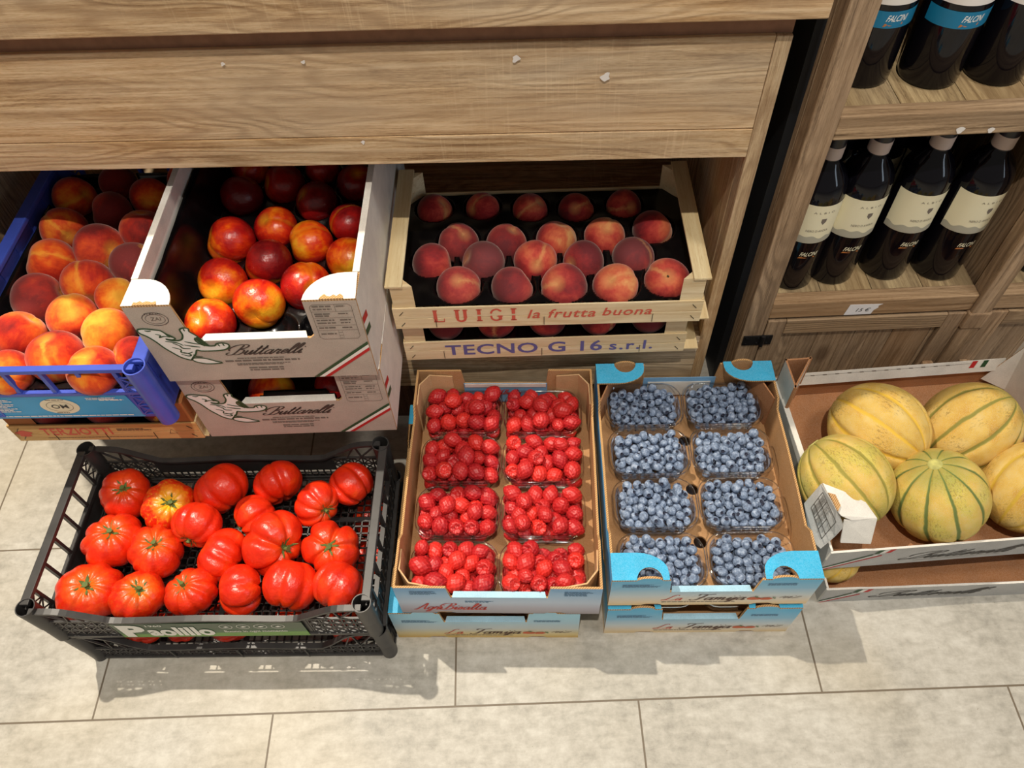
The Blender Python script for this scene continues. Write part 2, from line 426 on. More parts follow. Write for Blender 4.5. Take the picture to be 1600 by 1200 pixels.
def stone_fruit(name, fuzzy, stops):
    """object colour: r = blush (0 all red .. 1 all yellow), g = dullness, b = seed"""
    t = NT(name); co = t.coord(); r, g, b = ocol(t)[:3]
    add = t.n('ShaderNodeVectorMath', operation='ADD'); t.l(co, add.inputs[0]); t.l(t.math('MULTIPLY', b, 40.0), add.inputs[1])
    n1 = t.noise(add.outputs[0], 1.1, 3, 0.5, 0.3); n2 = t.noise(t.mapping(add.outputs[0], (5, 5, 1.2)), 1.3, 4, 0.65)
    x, y, z = t.sep(co)[:3]
    side = t.math('MULTIPLY', t.math('ADD', x, z), 0.16)
    f = t.math('ADD', t.math('ADD', t.math('MULTIPLY', n1, 0.75), t.math('MULTIPLY', n2, 0.25)), side)
    f = t.math('ADD', f, t.math('SUBTRACT', r, 0.655 if name == 'peach_skin' else (0.615 if fuzzy else 0.58)))
    c = t.ramp(f, [(p, lin(q)) for p, q in stops])
    # yellow around the stem end
    rad = t.math('SQRT', t.math('ADD', t.math('MULTIPLY', x, x), t.math('MULTIPLY', y, y)))
    near = t.math('MULTIPLY', t.ramp(rad, [(0.05, (1, 1, 1)), (0.42, (0, 0, 0))]), t.math('GREATER_THAN', z, 0.2))
    c = t.mix(t.math('MULTIPLY', near, 0.6), c, lin(stops[-1][1]))
    sut = t.math('MULTIPLY', t.ramp(t.math('ADD', t.math('ABSOLUTE', y), t.math('MULTIPLY', t.math('SUBTRACT', n2, 0.45), 0.5)), [(0.03, (1, 1, 1)), (0.16, (0, 0, 0))]), t.math('GREATER_THAN', x, 0.0))
    c = t.mix(t.math('MULTIPLY', sut, 0.6 if fuzzy else 0.25), c, lin(stops[-1][1]))
    sp = t.ramp(t.noise(add.outputs[0], 26, 2, 0.6), [(0.62, (0, 0, 0)), (0.72, (1, 1, 1))])
    c = t.mix(t.math('MULTIPLY', sp, 0.22), c, lin(stops[-2][1]))
    if fuzzy:
        c = t.mix(t.math('MULTIPLY', g, 0.6), c, lin((138, 82, 82)))
        t.pr(Roughness=0.75, Sheen_Weight=0.45, Sheen_Roughness=0.4); t.b.inputs['Sheen Tint'].default_value = (1, 0.82, 0.72, 1)
        t.b.inputs['Specular IOR Level'].default_value = 0.2
        t.bump(t.noise(co, 60, 3), 0.12, 0.02)
    else:
        c = t.mix(t.math('MULTIPLY', g, 0.6), c, lin((92, 14, 20)))
        t.pr(Roughness=0.3, Coat_Weight=0.15, Coat_Roughness=0.25)
        t.bump(t.noise(co, 7, 3), 0.08, 0.05)
    t.base(c); t.pr(Subsurface_Weight=0.05, Subsurface_Scale=0.1)
    return t.mat
M_PEACH = stone_fruit('peach_skin', True, [(0.22, (120, 22, 22)), (0.40, (188, 40, 22)), (0.54, (226, 80, 26)), (0.68, (242, 132, 36)), (0.85, (250, 180, 62))])
M_PEACH2 = stone_fruit('dusky_peach_skin', True, [(0.22, (104, 24, 34)), (0.42, (164, 40, 42)), (0.57, (206, 76, 62)), (0.73, (228, 122, 80)), (0.88, (240, 176, 110))])
M_NECT = stone_fruit('nectarine_skin', False, [(0.24, (120, 12, 18)), (0.46, (182, 22, 18)), (0.58, (218, 54, 16)), (0.70, (244, 116, 18)), (0.86, (252, 180, 40))])
M_STEM = plain('brown_stem', (92, 74, 44), 0.8, var=0.2)
M_PIT = plain('stem_hollow', (214, 150, 70), 0.8, var=0.2)

def tomato_mat():
    t = NT('tomato_skin'); co = t.coord(); r, g, b = ocol(t)[:3]
    x, y, z = t.sep(co)[:3]
    rad = t.math('SQRT', t.math('ADD', t.math('MULTIPLY', x, x), t.math('MULTIPLY', y, y)))
    n = t.noise(co, 2.2, 3)
    near = t.math('MULTIPLY', t.ramp(t.math('ADD', rad, t.math('MULTIPLY', t.math('SUBTRACT', n, 0.5), 0.5)), [(0.12, (1, 1, 1)), (0.75, (0, 0, 0))]), t.math('GREATER_THAN', z, 0.0))
    c = t.ramp(t.noise(co, 1.6, 3), [(0.3, lin((206, 32, 10))), (0.6, lin((230, 50, 14))), (0.8, lin((238, 78, 22)))])
    c = t.mix(t.math('MULTIPLY', near, t.math('MULTIPLY_ADD', r, 0.65, 0.3), 0, True), c, t.mix(r, lin((240, 96, 30)), lin((244, 196, 40))))
    ph = t.math('ARCTAN2', y, x)
    st = t.ramp(t.noise(t.mapping(co, (3, 3, 0.6)), 3.0, 3), [(0.5, (0, 0, 0)), (0.7, (1, 1, 1))])
    c = t.mix(t.math('MULTIPLY', st, t.math('MULTIPLY', t.math('MULTIPLY', r, r), 0.6)), c, lin((240, 170, 40)))
    t.base(c); t.pr(Roughness=0.34, Coat_Weight=0.1, Coat_Roughness=0.2, Subsurface_Weight=0.08, Subsurface_Scale=0.15)
    t.b.inputs['Subsurface Radius'].default_value = (1, 0.25, 0.1)
    t.bump(t.noise(co, 5, 2), 0.08, 0.05)
    return t.mat
M_TOM = tomato_mat()
M_CALYX = plain('green_calyx', (92, 108, 50), 0.7, var=0.3)

def melon_mat():
    t = NT('melon_rind'); co = t.coord(); r, g, b = ocol(t)[:3]
    x, y, z = t.sep(co)[:3]
    ph = t.math('ARCTAN2', y, x)
    wob = t.math('MULTIPLY', t.math('SUBTRACT', t.noise(co, 3, 2), 0.5), 0.3)
    c10 = t.math('COSINE', t.math('MULTIPLY', t.math('ADD', ph, t.math('MULTIPLY', wob, 0.25)), 10.0))
    stripe = t.ramp(t.math('MULTIPLY_ADD', c10, 0.5, 0.5), [(0.93, (0, 0, 0)), (0.985, (1, 1, 1))])
    n = t.noise(co, 2.4, 4)
    c = t.ramp(n, [(0.3, lin((206, 158, 62))), (0.5, lin((222, 184, 88))), (0.7, lin((226, 196, 120)))])
    c = t.mix(t.math('MULTIPLY', b, t.ramp(t.noise(co, 1.7, 3), [(0.35, (0, 0, 0)), (0.65, (1, 1, 1))])), c, lin((196, 190, 76)))
    vo = t.n('ShaderNodeTexVoronoi'); vo.feature = 'DISTANCE_TO_EDGE'; t.l(co, vo.inputs['Vector']); vo.inputs['Scale'].default_value = 34
    net = t.ramp(vo.outputs['Distance'], [(0.02, (1, 1, 1)), (0.09, (0, 0, 0))])
    c = t.mix(t.math('MULTIPLY', net, 0.6), c, lin((216, 194, 146)))
    sp = t.ramp(t.noise(t.mapping(co, (1, 1, 0.4)), 26, 3, 0.7), [(0.53, (0, 0, 0)), (0.60, (1, 1, 1))])
    pa = t.ramp(t.noise(co, 1.6, 2), [(0.45, (0, 0, 0)), (0.6, (1, 1, 1))])
    c = t.mix(t.math('MULTIPLY', t.math('MULTIPLY', sp, pa), 0.5), c, lin((128, 96, 52)))
    c = t.mix(t.math('MULTIPLY', stripe, 0.92), c, t.mix(g, lin((228, 186, 66)), lin((92, 116, 62))))
    top = t.math('MULTIPLY', t.ramp(t.math('ABSOLUTE', z), [(0.78, (0, 0, 0)), (1.0, (1, 1, 1))]), t.math('MULTIPLY', g, 0.5))
    c = t.mix(top, c, lin((118, 134, 70)))
    t.base(c); t.pr(Roughness=0.65); t.b.inputs['Specular IOR Level'].default_value = 0.3
    t.bump(t.math('ADD', net, t.noise(co, 50, 3)), 0.25, 0.01)
    return t.mat
M_MELON = melon_mat()
M_SCAR = plain('melon_scar', (190, 186, 110), 0.8, var=0.25, scale=8)

def berry_red():
    t = NT('raspberry_flesh'); co = t.coord(); r, g, b = ocol(t)[:3]
    c = t.mix(r, lin((160, 14, 34)), lin((216, 44, 36)))
    c = t.mix(t.math('MULTIPLY', t.ramp(t.noise(co, 4, 2), [(0.4, (0, 0, 0)), (0.7, (1, 1, 1))]), 0.4), c, lin((232, 74, 66)))
    t.base(c); t.pr(Roughness=0.42, Subsurface_Weight=0.0, Subsurface_Scale=0.2); t.b.inputs['Subsurface Radius'].default_value = (1, 0.2, 0.15)
    return t.mat
M_RASP = berry_red()
def berry_blue(name='blueberry_bloom', sc=1.6):
    t = NT(name); co = t.coord()
    rn = t.n('ShaderNodeObjectInfo').outputs['Random']
    add = t.n('ShaderNodeVectorMath', operation='ADD'); t.l(t.coord(), add.inputs[0]); t.l(t.math('MULTIPLY', rn, 30.0), add.inputs[1])
    f = t.noise(add.outputs[0], sc, 4, 0.65)
    c = t.ramp(f, [(0.30, lin((72, 84, 106))), (0.5, lin((124, 142, 170))), (0.66, lin((172, 186, 208)))])
    t.base(c); t.pr(Roughness=0.55); t.b.inputs['Specular IOR Level'].default_value = 0.35
    return t.mat
M_BLUEB = berry_blue(); M_BLUEB_FILL = berry_blue('blueberry_bloom_fill', 190.0)
M_CROWN = plain('blueberry_crown', (38, 42, 62), 0.8, var=0.3)

def glass_dark():
    t = NT('dark_bottle_glass'); t.base((0.004, 0.0035, 0.006, 1)); t.pr(Roughness=0.07); t.b.inputs['Specular IOR Level'].default_value = 0.32
    return t.mat
M_GLASS = glass_dark()
M_FOIL = plain('black_foil', (20, 20, 30), 0.35)
M_PINKBAND = plain('pale_neck_band', (206, 186, 176), 0.5)
M_PAPER = plain('white_paper', (236, 234, 236), 0.7)
M_PLASTER = plain('plaster_wall', (150, 138, 120), 0.9, var=0.05)

# ------------------------------------------------------------------ lettering
def text_mesh(body, size, weight=0.0, spacing=1.0):
    c = bpy.data.curves.new('t', 'FONT'); c.body = body; c.size = size; c.offset = weight; c.space_character = spacing
    c.resolution_u = 3
    o = bpy.data.objects.new('t', c); COL.objects.link(o)
    dg = bpy.context.evaluated_depsgraph_get()
    me = o.evaluated_get(dg).to_mesh()
    V = [tuple(v.co[:2]) for v in me.vertices]; F = [list(p.vertices) for p in me.polygons]
    o.evaluated_get(dg).to_mesh_clear()
    bpy.data.objects.remove(o); bpy.data.curves.remove(c)
    return V, F
def lettering(name, body, fr, x, y, width, height, mat, parent, shear=0.0, weight=0.0, spacing=1.0, off=0.0005, flip=False, mb=None):
    """printed text: lower-left corner (x, y) on the frame, scaled to width x height"""
    V, F = text_mesh(body, 1.0, weight, spacing)
    if not V: return None
    x0 = min(v[0] for v in V); x1 = max(v[0] for v in V); y0 = min(v[1] for v in V); y1 = max(v[1] for v in V)
    O, u, v, n = [Vector(q) for q in fr]; n = n.normalized()
    P = []
    for a, b in V:
        q = (b-y0)/(y1-y0)*height; p = (a-x0)/(x1-x0)*width + q*shear
        P.append(O+u*(x+p)+v*(y+q)+n*off)
    m = mb or MB(); m.add(P, F)
    if mb: return None
    return m.build(name, mat, parent)

# cursive strokes; x-height 0.42, ascender 1.0, slant added later
GL = {
 'a': (0.5, [[(0.34,0.34),(0.2,0.42),(0.06,0.28),(0.05,0.1),(0.15,0.0),(0.28,0.12),(0.36,0.3)],[(0.38,0.44),(0.35,0.2),(0.36,0.03),(0.42,0.0),(0.5,0.1)]]),
 'e': (0.36, [[(0.02,0.12),(0.2,0.2),(0.3,0.34),(0.2,0.44),(0.08,0.28),(0.1,0.05),(0.22,0.0),(0.36,0.1)]]),
 'g': (0.44, [[(0.36,0.36),(0.22,0.43),(0.08,0.3),(0.06,0.1),(0.18,0.0),(0.3,0.12),(0.37,0.4),(0.34,0.0),(0.24,-0.3),(0.08,-0.3),(0.2,-0.1),(0.44,0.06)]]),
 'i': (0.26, [[(0.0,0.1),(0.12,0.42),(0.1,0.06),(0.16,0.0),(0.26,0.1)], [(0.15,0.6),(0.18,0.64)]]),
 'j': (0.26, [[(0.0,0.1),(0.14,0.42),(0.1,-0.1),(0.0,-0.34),(-0.1,-0.26),(0.06,-0.06),(0.26,0.1)], [(0.17,0.6),(0.2,0.64)]]),
 'l': (0.28, [[(0.0,0.1),(0.2,0.6),(0.24,0.95),(0.14,0.96),(0.08,0.5),(0.1,0.06),(0.18,0.0),(0.28,0.1)]]),
 'm': (0.72, [[(0.0,0.3),(0.08,0.42),(0.08,0.0)], [(0.08,0.2),(0.22,0.42),(0.3,0.34),(0.29,0.0)], [(0.29,0.2),(0.44,0.42),(0.52,0.34),(0.51,0.06),(0.58,0.0),(0.72,0.1)]]),
 'n': (0.5, [[(0.0,0.3),(0.08,0.42),(0.08,0.0)], [(0.08,0.2),(0.22,0.42),(0.3,0.34),(0.29,0.06),(0.36,0.0),(0.5,0.1)]]),
 'r': (0.36, [[(0.0,0.1),(0.1,0.46),(0.14,0.38),(0.28,0.4),(0.22,0.1),(0.28,0.0),(0.36,0.1)]]),
 's': (0.34, [[(0.0,0.1),(0.16,0.44),(0.24,0.2),(0.18,0.02),(0.04,0.04),(0.34,0.1)]]),
 't': (0.3, [[(0.0,0.1),(0.14,0.5),(0.17,0.85),(0.1,0.3),(0.12,0.04),(0.2,0.0),(0.3,0.1)], [(0.0,0.58),(0.32,0.6)]]),
 'u': (0.46, [[(0.0,0.1),(0.09,0.42),(0.06,0.1),(0.14,0.0),(0.26,0.12),(0.34,0.42),(0.32,0.08),(0.38,0.0),(0.46,0.1)]]),
 'z': (0.36, [[(0.02,0.38),(0.3,0.42),(0.04,0.02),(0.36,0.06)]]),
 'B': (0.72, [[(0.34,0.95),(0.28,0.5),(0.16,0.04),(-0.1,0.0),(-0.22,0.14),(-0.1,0.24)],
              [(-0.2,0.4),(-0.3,0.66),(-0.04,0.95),(0.34,1.0),(0.6,0.92),(0.56,0.68),(0.3,0.54),(0.56,0.46),(0.6,0.2),(0.42,0.0),(0.2,0.04)]]),
 'L': (0.6, [[(0.5,0.86),(0.4,0.98),(0.26,0.84),(0.2,0.4),(0.08,0.06),(-0.08,0.04),(0.04,0.14),(0.3,0.02),(0.52,0.0),(0.64,0.1)]]),
 'F': (0.62, [[(-0.04,0.78),(0.04,0.96),(0.4,0.9),(0.78,1.0)], [(0.4,0.9),(0.32,0.4),(0.2,0.04),(-0.06,0.0),(-0.14,0.12)], [(0.14,0.46),(0.46,0.48)]]),
 'A': (0.66, [[(-0.16,0.02),(0.0,0.0),(0.24,0.5),(0.46,1.0),(0.48,0.5),(0.5,0.04),(0.66,0.08)], [(0.02,0.36),(0.56,0.38)]]),
 ' ': (0.3, []),
}
def cursive(name, body, fr, x, y, height, mat, parent, width=None, slant=0.45, w=0.05, gap=1.0, mb=None):
    strokes = []; cx = 0
    for ch in body:
        adv, st = GL[ch]
        for s_ in st: strokes.append(sm([(cx+a+b*slant, b) for a, b in s_], 5) if len(s_) > 2 else [(cx+a+b*slant, b) for a, b in s_])
        cx += adv*gap
    sx = height if not width else width/max(cx, 0.1)
    m = mb or MB()
    for s_ in strokes:
        m.ribbon([(x+a*sx, y+b*height) for a, b in s_], lambda d, t: height*w*(0.45+1.1*abs(d.y)), fr)
    if mb is None: return m.build(name, mat, parent)

def greek(mb, fr, x, y, width, h, rows, seed=0, ragged=0.3):
    """rows of tiny illegible print"""
    r = random.Random(seed)
    for k in range(rows):
        yy = y-k*h*1.8; xx = x; end = x+width*(1-ragged*r.random())
        while xx < end:
            L = min(r.uniform(0.6, 2.6)*h*2, end-xx)
            mb.flat([(xx, yy), (xx+L, yy), (xx+L, yy+h), (xx, yy+h)], fr, 0.0005)
            xx += L+h*0.5

def ring2(cx, cy, rx, ry, n=28):
    return [(cx+rx*math.cos(2*PI*k/n), cy+ry*math.sin(2*PI*k/n)) for k in range(n+1)]

# ------------------------------------------------------------------ setting: floor, wall behind
m = MB(); m.add([(-4, -3, 0), (4, -3, 0), (4, 2.2, 0), (-4, 2.2, 0)], [(0, 1, 2, 3)])
tag(m.build('floor', M_FLOOR), kind='structure', label='beige stone floor tiles')
m = MB(); m.box(-4, 4, 1.62, 1.7, 0, 3.2)
tag(m.build('wall_back', M_PLASTER), kind='structure', label='plain wall behind the counter and the rack')

# ------------------------------------------------------------------ wooden display counter
ctr = empty('display_counter', (0.329, 0.831, 0), -0.041, 'weathered wooden display counter whose open shelf holds the peach and nectarine crates', 'counter')
XL = -1.2; WI = -0.019; ZT = 0.818; ZF = 0.788
m = MB(); m.box(XL-0.05, 0.026, -0.022, 0.02, ZT, 0.96); m.build('top_board', M_WOOD_X, ctr, bevel=0.002)
m = MB(); m.box(XL, WI, 0.0, 0.024, 0.664, ZF); m.build('fascia_board', M_WOOD_X, ctr, bevel=0.0012)
m = MB(); m.box(XL, WI, -0.001, 0.024, 0.620, 0.6632); m.build('fascia_board', M_WOOD_X, ctr, bevel=0.0012)
m = MB(); m.box(XL, 0.0, 0.006, 0.024, ZF+0.0004, 0.86); m.build('shaded_recess_strip', plain('overhang_shade_brown', (138, 100, 76), 0.8, 0.2, 0.12, 60), ctr)  # recessed strip; the overhang's shade is painted in as dark brown
m = MB(); m.box(WI+0.0004, 0.0, -0.001, 0.03, 0.0, ZF); m.build('corner_stile', M_WOOD_Z, ctr, bevel=0.001)
m = MB(); m.box(WI, -0.001, 0.031, 0.60, 0.0, 0.86); m.build('side_panel', M_WOOD_Z, ctr)
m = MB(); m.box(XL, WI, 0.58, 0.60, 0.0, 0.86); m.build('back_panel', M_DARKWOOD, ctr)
m = MB(); m.box(XL, WI, 0.0, 0.58, 0.225, 0.248); m.build('shelf_board', M_WOOD_X, ctr)
m = MB(); m.box(XL, WI, -0.003, -0.0002, 0.115, 0.2485); m.build('shelf_apron', M_WOOD_X, ctr, bevel=0.0005)
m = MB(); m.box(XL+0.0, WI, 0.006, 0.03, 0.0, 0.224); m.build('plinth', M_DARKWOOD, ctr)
m = MB(); m.box(XL, 0.03, 0.02, 0.60, 0.94, 0.96); m.build('counter_top', M_WOOD_X, ctr)
m = MB(); m.box(-1.215, -1.197, 0.004, 0.60, 0.0, 0.86); m.build('side_panel', M_WOOD_Z, ctr)
m = MB()
for px, py, r in ((806, 99, 0.0045), (947, 124, 0.0055), (341, 118, .0025), (565, 236, .0025), (470, 112, .0025)):
    p = at_y(px, py, 0.832); q = ctr.matrix_world.inverted() if False else None
    lx = (p.x-0.329); lz = p.z
    m.flat([(lx+r*math.cos(a)*(1+0.35*math.sin(3*a+px)), lz+r*math.sin(a)*(1+0.3*math.cos(2*a+py))) for a in [2*PI*k/14 for k in range(14)]], ((0, -0.0022, 0), (1, 0, 0), (0, 0, 1), (0, -1, 0)))
m.build('plaster_spot', M_WHITELAB, ctr, label='white plaster marks')

# ------------------------------------------------------------------ wine rack
rk = empty('wine_rack', (0.40, 0.87, 0), 0, 'brown wooden wine rack with bottle shelves above small cupboard doors', 'rack')
m = MB(); m.box(0.0, 0.038, 0.0, 0.032, 0.0, 1.3); m.build('post', M_RACK_Z, rk, bevel=0.002)
m = MB(); m.box(0.0, 0.022, 0.033, 0.36, 0.0, 1.3); m.build('side_panel', M_RACK_Z, rk)
m = MB(); m.box(-0.014, -0.0005, 0.045, 0.36, 0.0, 1.3); m.build('black_side_cladding', M_BLACKP, rk)
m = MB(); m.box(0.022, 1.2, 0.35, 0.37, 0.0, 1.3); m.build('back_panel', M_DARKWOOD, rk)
m = MB(); m.box(0.391, 0.425, -0.004, 0.028, 0.0, 1.3); m.build('divider_post', M_RACK_Z, rk, bevel=0.002)
m = MB(); m.box(0.40, 0.415, 0.03, 0.35, 0.24, 1.3); m.build('divider_panel', M_RACK_Z, rk)
for z0, z1 in ((0.238, 0.276), (0.608, 0.645), (0.98, 1.015)):
    for xa, xb in ((0.0385, 0.3905), (0.4255, 1.2)):
        m = MB(); m.box(xa, xb, 0.002, 0.028, z0, z1); m.build('shelf_nosing', M_RACK_X, rk, bevel=0.002)
        k = 0; x = xa+0.0
        wd = 0.088
        while x < xb-0.01 and x < xa+0.5:
            m = MB(); m.box(x+0.0006, min(x+wd, xb)-0.0006, 0.0285, 0.35, z1-0.020, z1-0.0015); m.build('shelf_plank', M_RACK_Y, rk); x += wd
# cupboard doors
for xa, xb, kx in ((0.040, 0.388, 0.37), (0.428, 0.80, 0.428+0.012)):
    d = MB(); d.box(xa, xb, 0.012, 0.020, 0.02, 0.232)
    door = d.build('door', M_RACK_Z, rk)
    m = MB(); m.box(xa+0.033, xb-0.033, 0.0, 0.0118, 0.196, 0.232); m.build('door_rail', M_RACK_X, door, bevel=0.0015)
    m = MB(); m.box(xa+0.033, xb-0.033, 0.0, 0.0118, 0.02, 0.055); m.build('door_rail', M_RACK_X, door, bevel=0.0015)
    for sx in (xa, xb-0.0325):
        m = MB(); m.box(sx, sx+0.0325, 0.0, 0.0118, 0.02, 0.232); m.build('door_stile', M_RACK_Z, door, bevel=0.0015)
    x = xa+0.034
    while x < xb-0.036:
        m = MB(); m.box(x, min(x+0.068, xb-0.034)-0.0012, 0.008, 0.0118, 0.055, 0.1955); m.build('door_board', M_RACK_Z, door); x += 0.068
    m = MB(); m.box(kx-0.010, kx+0.010, -0.022, -0.0002, 0.078, 0.100); m.build('knob', M_RACK_Z, door, bevel=0.003)
m = MB(); m.box(0.388, 0.428, -0.0065, 0.012, 0.195, 0.236); m.build('corner_block', M_RACK_Z, rk, bevel=0.003)
m = MB(); m.box(0.004, 0.0375, -0.003, -0.0005, 0.172, 0.196); m.box(0.0395, 0.056, -0.003, -0.0005, 0.172, 0.196)
m.tube([(0.0385, -0.004, 0.171), (0.0385, -0.004, 0.197)], 0.004, 10)
for hx in (0.010, 0.030, 0.048):
    for hz in (0.177, 0.191): m.tube([(hx, -0.003, hz), (hx, -0.0045, hz)], 0.002, 8)
m.build('hinge', M_IRON, rk, smooth=40, label='black iron hinge')
m = MB()
for px, py, r in ((1500, 203, 0.0055), (1548, 203, 0.0045)):
    p = at_y(px, py, 0.872)
    m.flat([(p.x-0.4+r*math.cos(a)*(1+0.3*math.sin(3*a)), p.z+r*math.sin(a)) for a in [2*PI*k/12 for k in range(12)]], ((0, 0.0015, 0), (1, 0, 0), (0, 0, 1), (0, -1, 0)))
m.build('plaster_spot', M_WHITELAB, rk, label='white plaster marks')

# price tag on the shelf edge
pt = empty('price_tag', (0.569, 0.8715, 0.240), 0, 'small white torn price tag reading 15 € on the wine shelf edge', 'price tag')
m = MB(); m.poly([(0, 0), (0.047, 0), (0.049, 0.010), (0.055, 0.016), (0.054, 0.021), (0.060, 0.025), (0.004, 0.0262)], (0, 0, 0), (1, 0, 0), (0, 0, 1), (0, -1, 0), 0.0004)
m.build('tag_paper', M_PAPER, pt)
lettering('price_lettering', '15 €', ((0, 0, 0), (1, 0, 0), (0, 0, 1), (0, -1, 0)), 0.018, 0.008, 0.022, 0.009, M_DKINK, pt, 0.3)

# ------------------------------------------------------------------ bottles
BPROF = [(0.0, 0.004), (0.030, 0.0), (0.038, 0.002), (0.0405, 0.008), (0.0405, 0.195), (0.0395, 0.208), (0.036, 0.221), (0.029, 0.233), (0.021, 0.243), (0.0158, 0.252), (0.0148, 0.262), (0.0145, 0.318), (0.0158, 0.3185), (0.0158, 0.326), (0.0, 0.327)]
def arc_band(m, r, z0, z1, a0, a1, n=28, sag=0.0):
    V = []; 
    for k in range(n+1):
        a = a0+(a1-a0)*k/n
        V += [(r*math.cos(a), r*math.sin(a), z0), (r*math.cos(a), r*math.sin(a), z1)]
    m.add(V, [(2*k, 2*k+2, 2*k+3, 2*k+1) for k in range(n)])
def bend_text(name, body, r, zc, h, w, ac, mat, parent, shear=0.0, weight=0.0, spacing=1.0):
    V, F = text_mesh(body, 1.0, weight, spacing)
    x0 = min(v[0] for v in V); x1 = max(v[0] for v in V); y0 = min(v[1] for v in V); y1 = max(v[1] for v in V)
    P = []
    for a, b in V:
        q = (b-y0)/(y1-y0)*h; p = (a-x0)/(x1-x0)*w-w/2+q*shear; an = ac+p/r
        P.append((r*math.cos(an), r*math.sin(an), zc-h/2+q))
    m = MB(); m.add(P, F); return m.build(name, mat, parent)
BOT_MESH = {}
def make_bottle(kind, loc, face, label, group):
    """face = heading of the label centre, radians"""
    t = empty('wine_bottle', loc, face+PI/2, label, 'wine bottle', group)
    def part(name, fn):
        key = (kind, name)
        if key not in BOT_MESH: BOT_MESH[key] = fn()
        o = BOT_MESH[key]
        if o.parent is None: o.parent = t; return
        c = o.copy(); COL.objects.link(c); c.parent = t
    ac = -PI/2
    def glass():
        m = MB(); m.lathe(BPROF, 40); return m.build('bottle_glass', M_GLASS, None, smooth=50)
    def foil():
        m = MB(); m.lathe([(0.0157, 0.254), (0.0155, 0.317), (0.0166, 0.3175), (0.0166, 0.3275), (0.0, 0.3282)], 28); return m.build('foil_capsule', M_FOIL, None, smooth=50)
    def neck():
        m = MB(); m.lathe([(0.0157, 0.256), (0.0162, 0.256), (0.0162, 0.277), (0.0157, 0.277)], 28); return m.build('neck_band', M_PINKBAND, None, smooth=50)
    part('bottle_glass', glass); part('foil_capsule', foil); part('neck_band', neck)
    if kind == 'cream':
        def lab():
            m = MB(); arc_band(m, 0.0409, 0.113, 0.190, ac-1.25, ac+1.25); return m.build('label', M_CREAMLAB, None, smooth=180, label='cream paper label')
        def hills():
            m = MB(); V = []; n = 40
            for k in range(n+1):
                a = ac-1.25+2.5*k/n; h = 0.124+0.004*math.exp(-((k-16)/5)**2)+0.002*math.sin(k*0.7)
                V += [(0.0411*math.cos(a), 0.0411*math.sin(a), 0.1135), (0.0411*math.cos(a), 0.0411*math.sin(a), h)]
            m.add(V, [(2*k, 2*k+2, 2*k+3, 2*k+1) for k in range(n)]); return m.build('label_hills', M_LABGREY, None, label='grey hills drawing')
        def nm(): return bend_text('label_lettering', 'ALBIO', 0.0412, 0.176, 0.0035, 0.034, ac+0.15, M_GREYINK, None, spacing=1.8)
        def nm2(): return bend_text('label_lettering', 'NERO D AVOLA', 0.0412, 0.139, 0.0045, 0.036, ac+0.1, M_GREYINK, None)
        def crest():
            m = MB(); V = [(0.0412*math.cos(ac+0.22+x), 0.0412*math.sin(ac+0.22+x), 0.158+y) for x, y in [(0, -0.006), (0.10, 0.0), (0.10, 0.006), (-0.10, 0.006), (-0.10, 0.0)]]
            m.add(V, [(0, 1, 2, 3, 4)]); return m.build('label_crest', M_GREYINK, None)
        def br(): return bend_text('label_lettering', 'FALCINI', 0.0408, 0.088, 0.0085, 0.028, ac+0.1, M_CREAMLAB, None, 0.3, 0.01)
        def un():
            m = MB(); V = [(0.0409*math.cos(ac+0.1+x), 0.0409*math.sin(ac+0.1+x), 0.081+y) for x, y in [(-0.38, -0.0025), (-0.1, -0.0015), (0.3, -0.0015), (0.3, 0.001), (-0.1, 0.001), (-0.34, 0.0005)]]
            m.add(V, [(0, 1, 2, 3, 4, 5)]); return m.build('copper_underline', M_GOLDINK, None)
        for a, b in (('label', lab), ('label_hills', hills), ('label_a', nm), ('label_b', nm2), ('label_crest', crest), ('label_c', br), ('copper_underline', un)): part(a, b)
    if kind == 'teal':
        def band():
            m = MB(); arc_band(m, 0.0409, 0.088, 0.110, ac-1.35, ac+1.35); return m.build('lower_label', M_TEAL, None, smooth=180, label='teal blue label')
        def top():
            m = MB(); arc_band(m, 0.0409, 0.118, 0.190, ac-1.2, ac+1.2); return m.build('label', M_WHITELAB, None, smooth=180, label='white paper label')
        def br(): return bend_text('label_lettering', 'FALCINI', 0.0411, 0.101, 0.0085, 0.026, ac+0.12, M_WHITEI, None, 0.3, 0.01)
        def un():
            m = MB(); V = [(0.0411*math.cos(ac+0.1+x), 0.0411*math.sin(ac+0.1+x), 0.093+y) for x, y in [(-0.34, -0.003), (-0.1, -0.0018), (0.26, -0.001), (0.28, 0.002), (-0.1, 0.0015), (-0.3, 0.001)]]
            m.add(V, [(0, 1, 2, 3, 4, 5)]); return m.build('gold_underline', M_GOLDINK, None)
        for a, b in (('lower_label', band), ('label', top), ('label_c', br), ('gold_underline', un)): part(a, b)
    if kind == 'back':
        def top():
            m = MB(); arc_band(m, 0.0409, 0.112, 0.190, ac-0.7, ac+0.9); return m.build('label', M_WHITELAB, None, smooth=180, label='white back label')
        part('label', top)
    return t
g1 = 'wine bottles on the middle rack shelf'
ZS = 0.2750
for i, (px, py, wh) in enumerate(((1228, 455, 'half hidden by the rack post'), (1292, 447, 'second from the rack post'), (1376, 440, 'third from the rack post'), (1459, 441, 'nearest the divider post'))):
    p = at(px, py, ZS)
    make_bottle('cream', (p.x+0.012, p.y+0.040, ZS), -PI/2-0.05+0.03*i, 'dark bottle with cream label on the middle rack shelf, ' + wh, g1)
for i, x in enumerate((0.505, 0.590, 0.672)):
    make_bottle('cream', (x+0.015, 1.045, ZS), -PI/2, 'dark bottle standing in the back row of the middle rack shelf', 'back row bottles on the middle rack shelf')
g2 = 'wine bottles on the upper rack shelf'
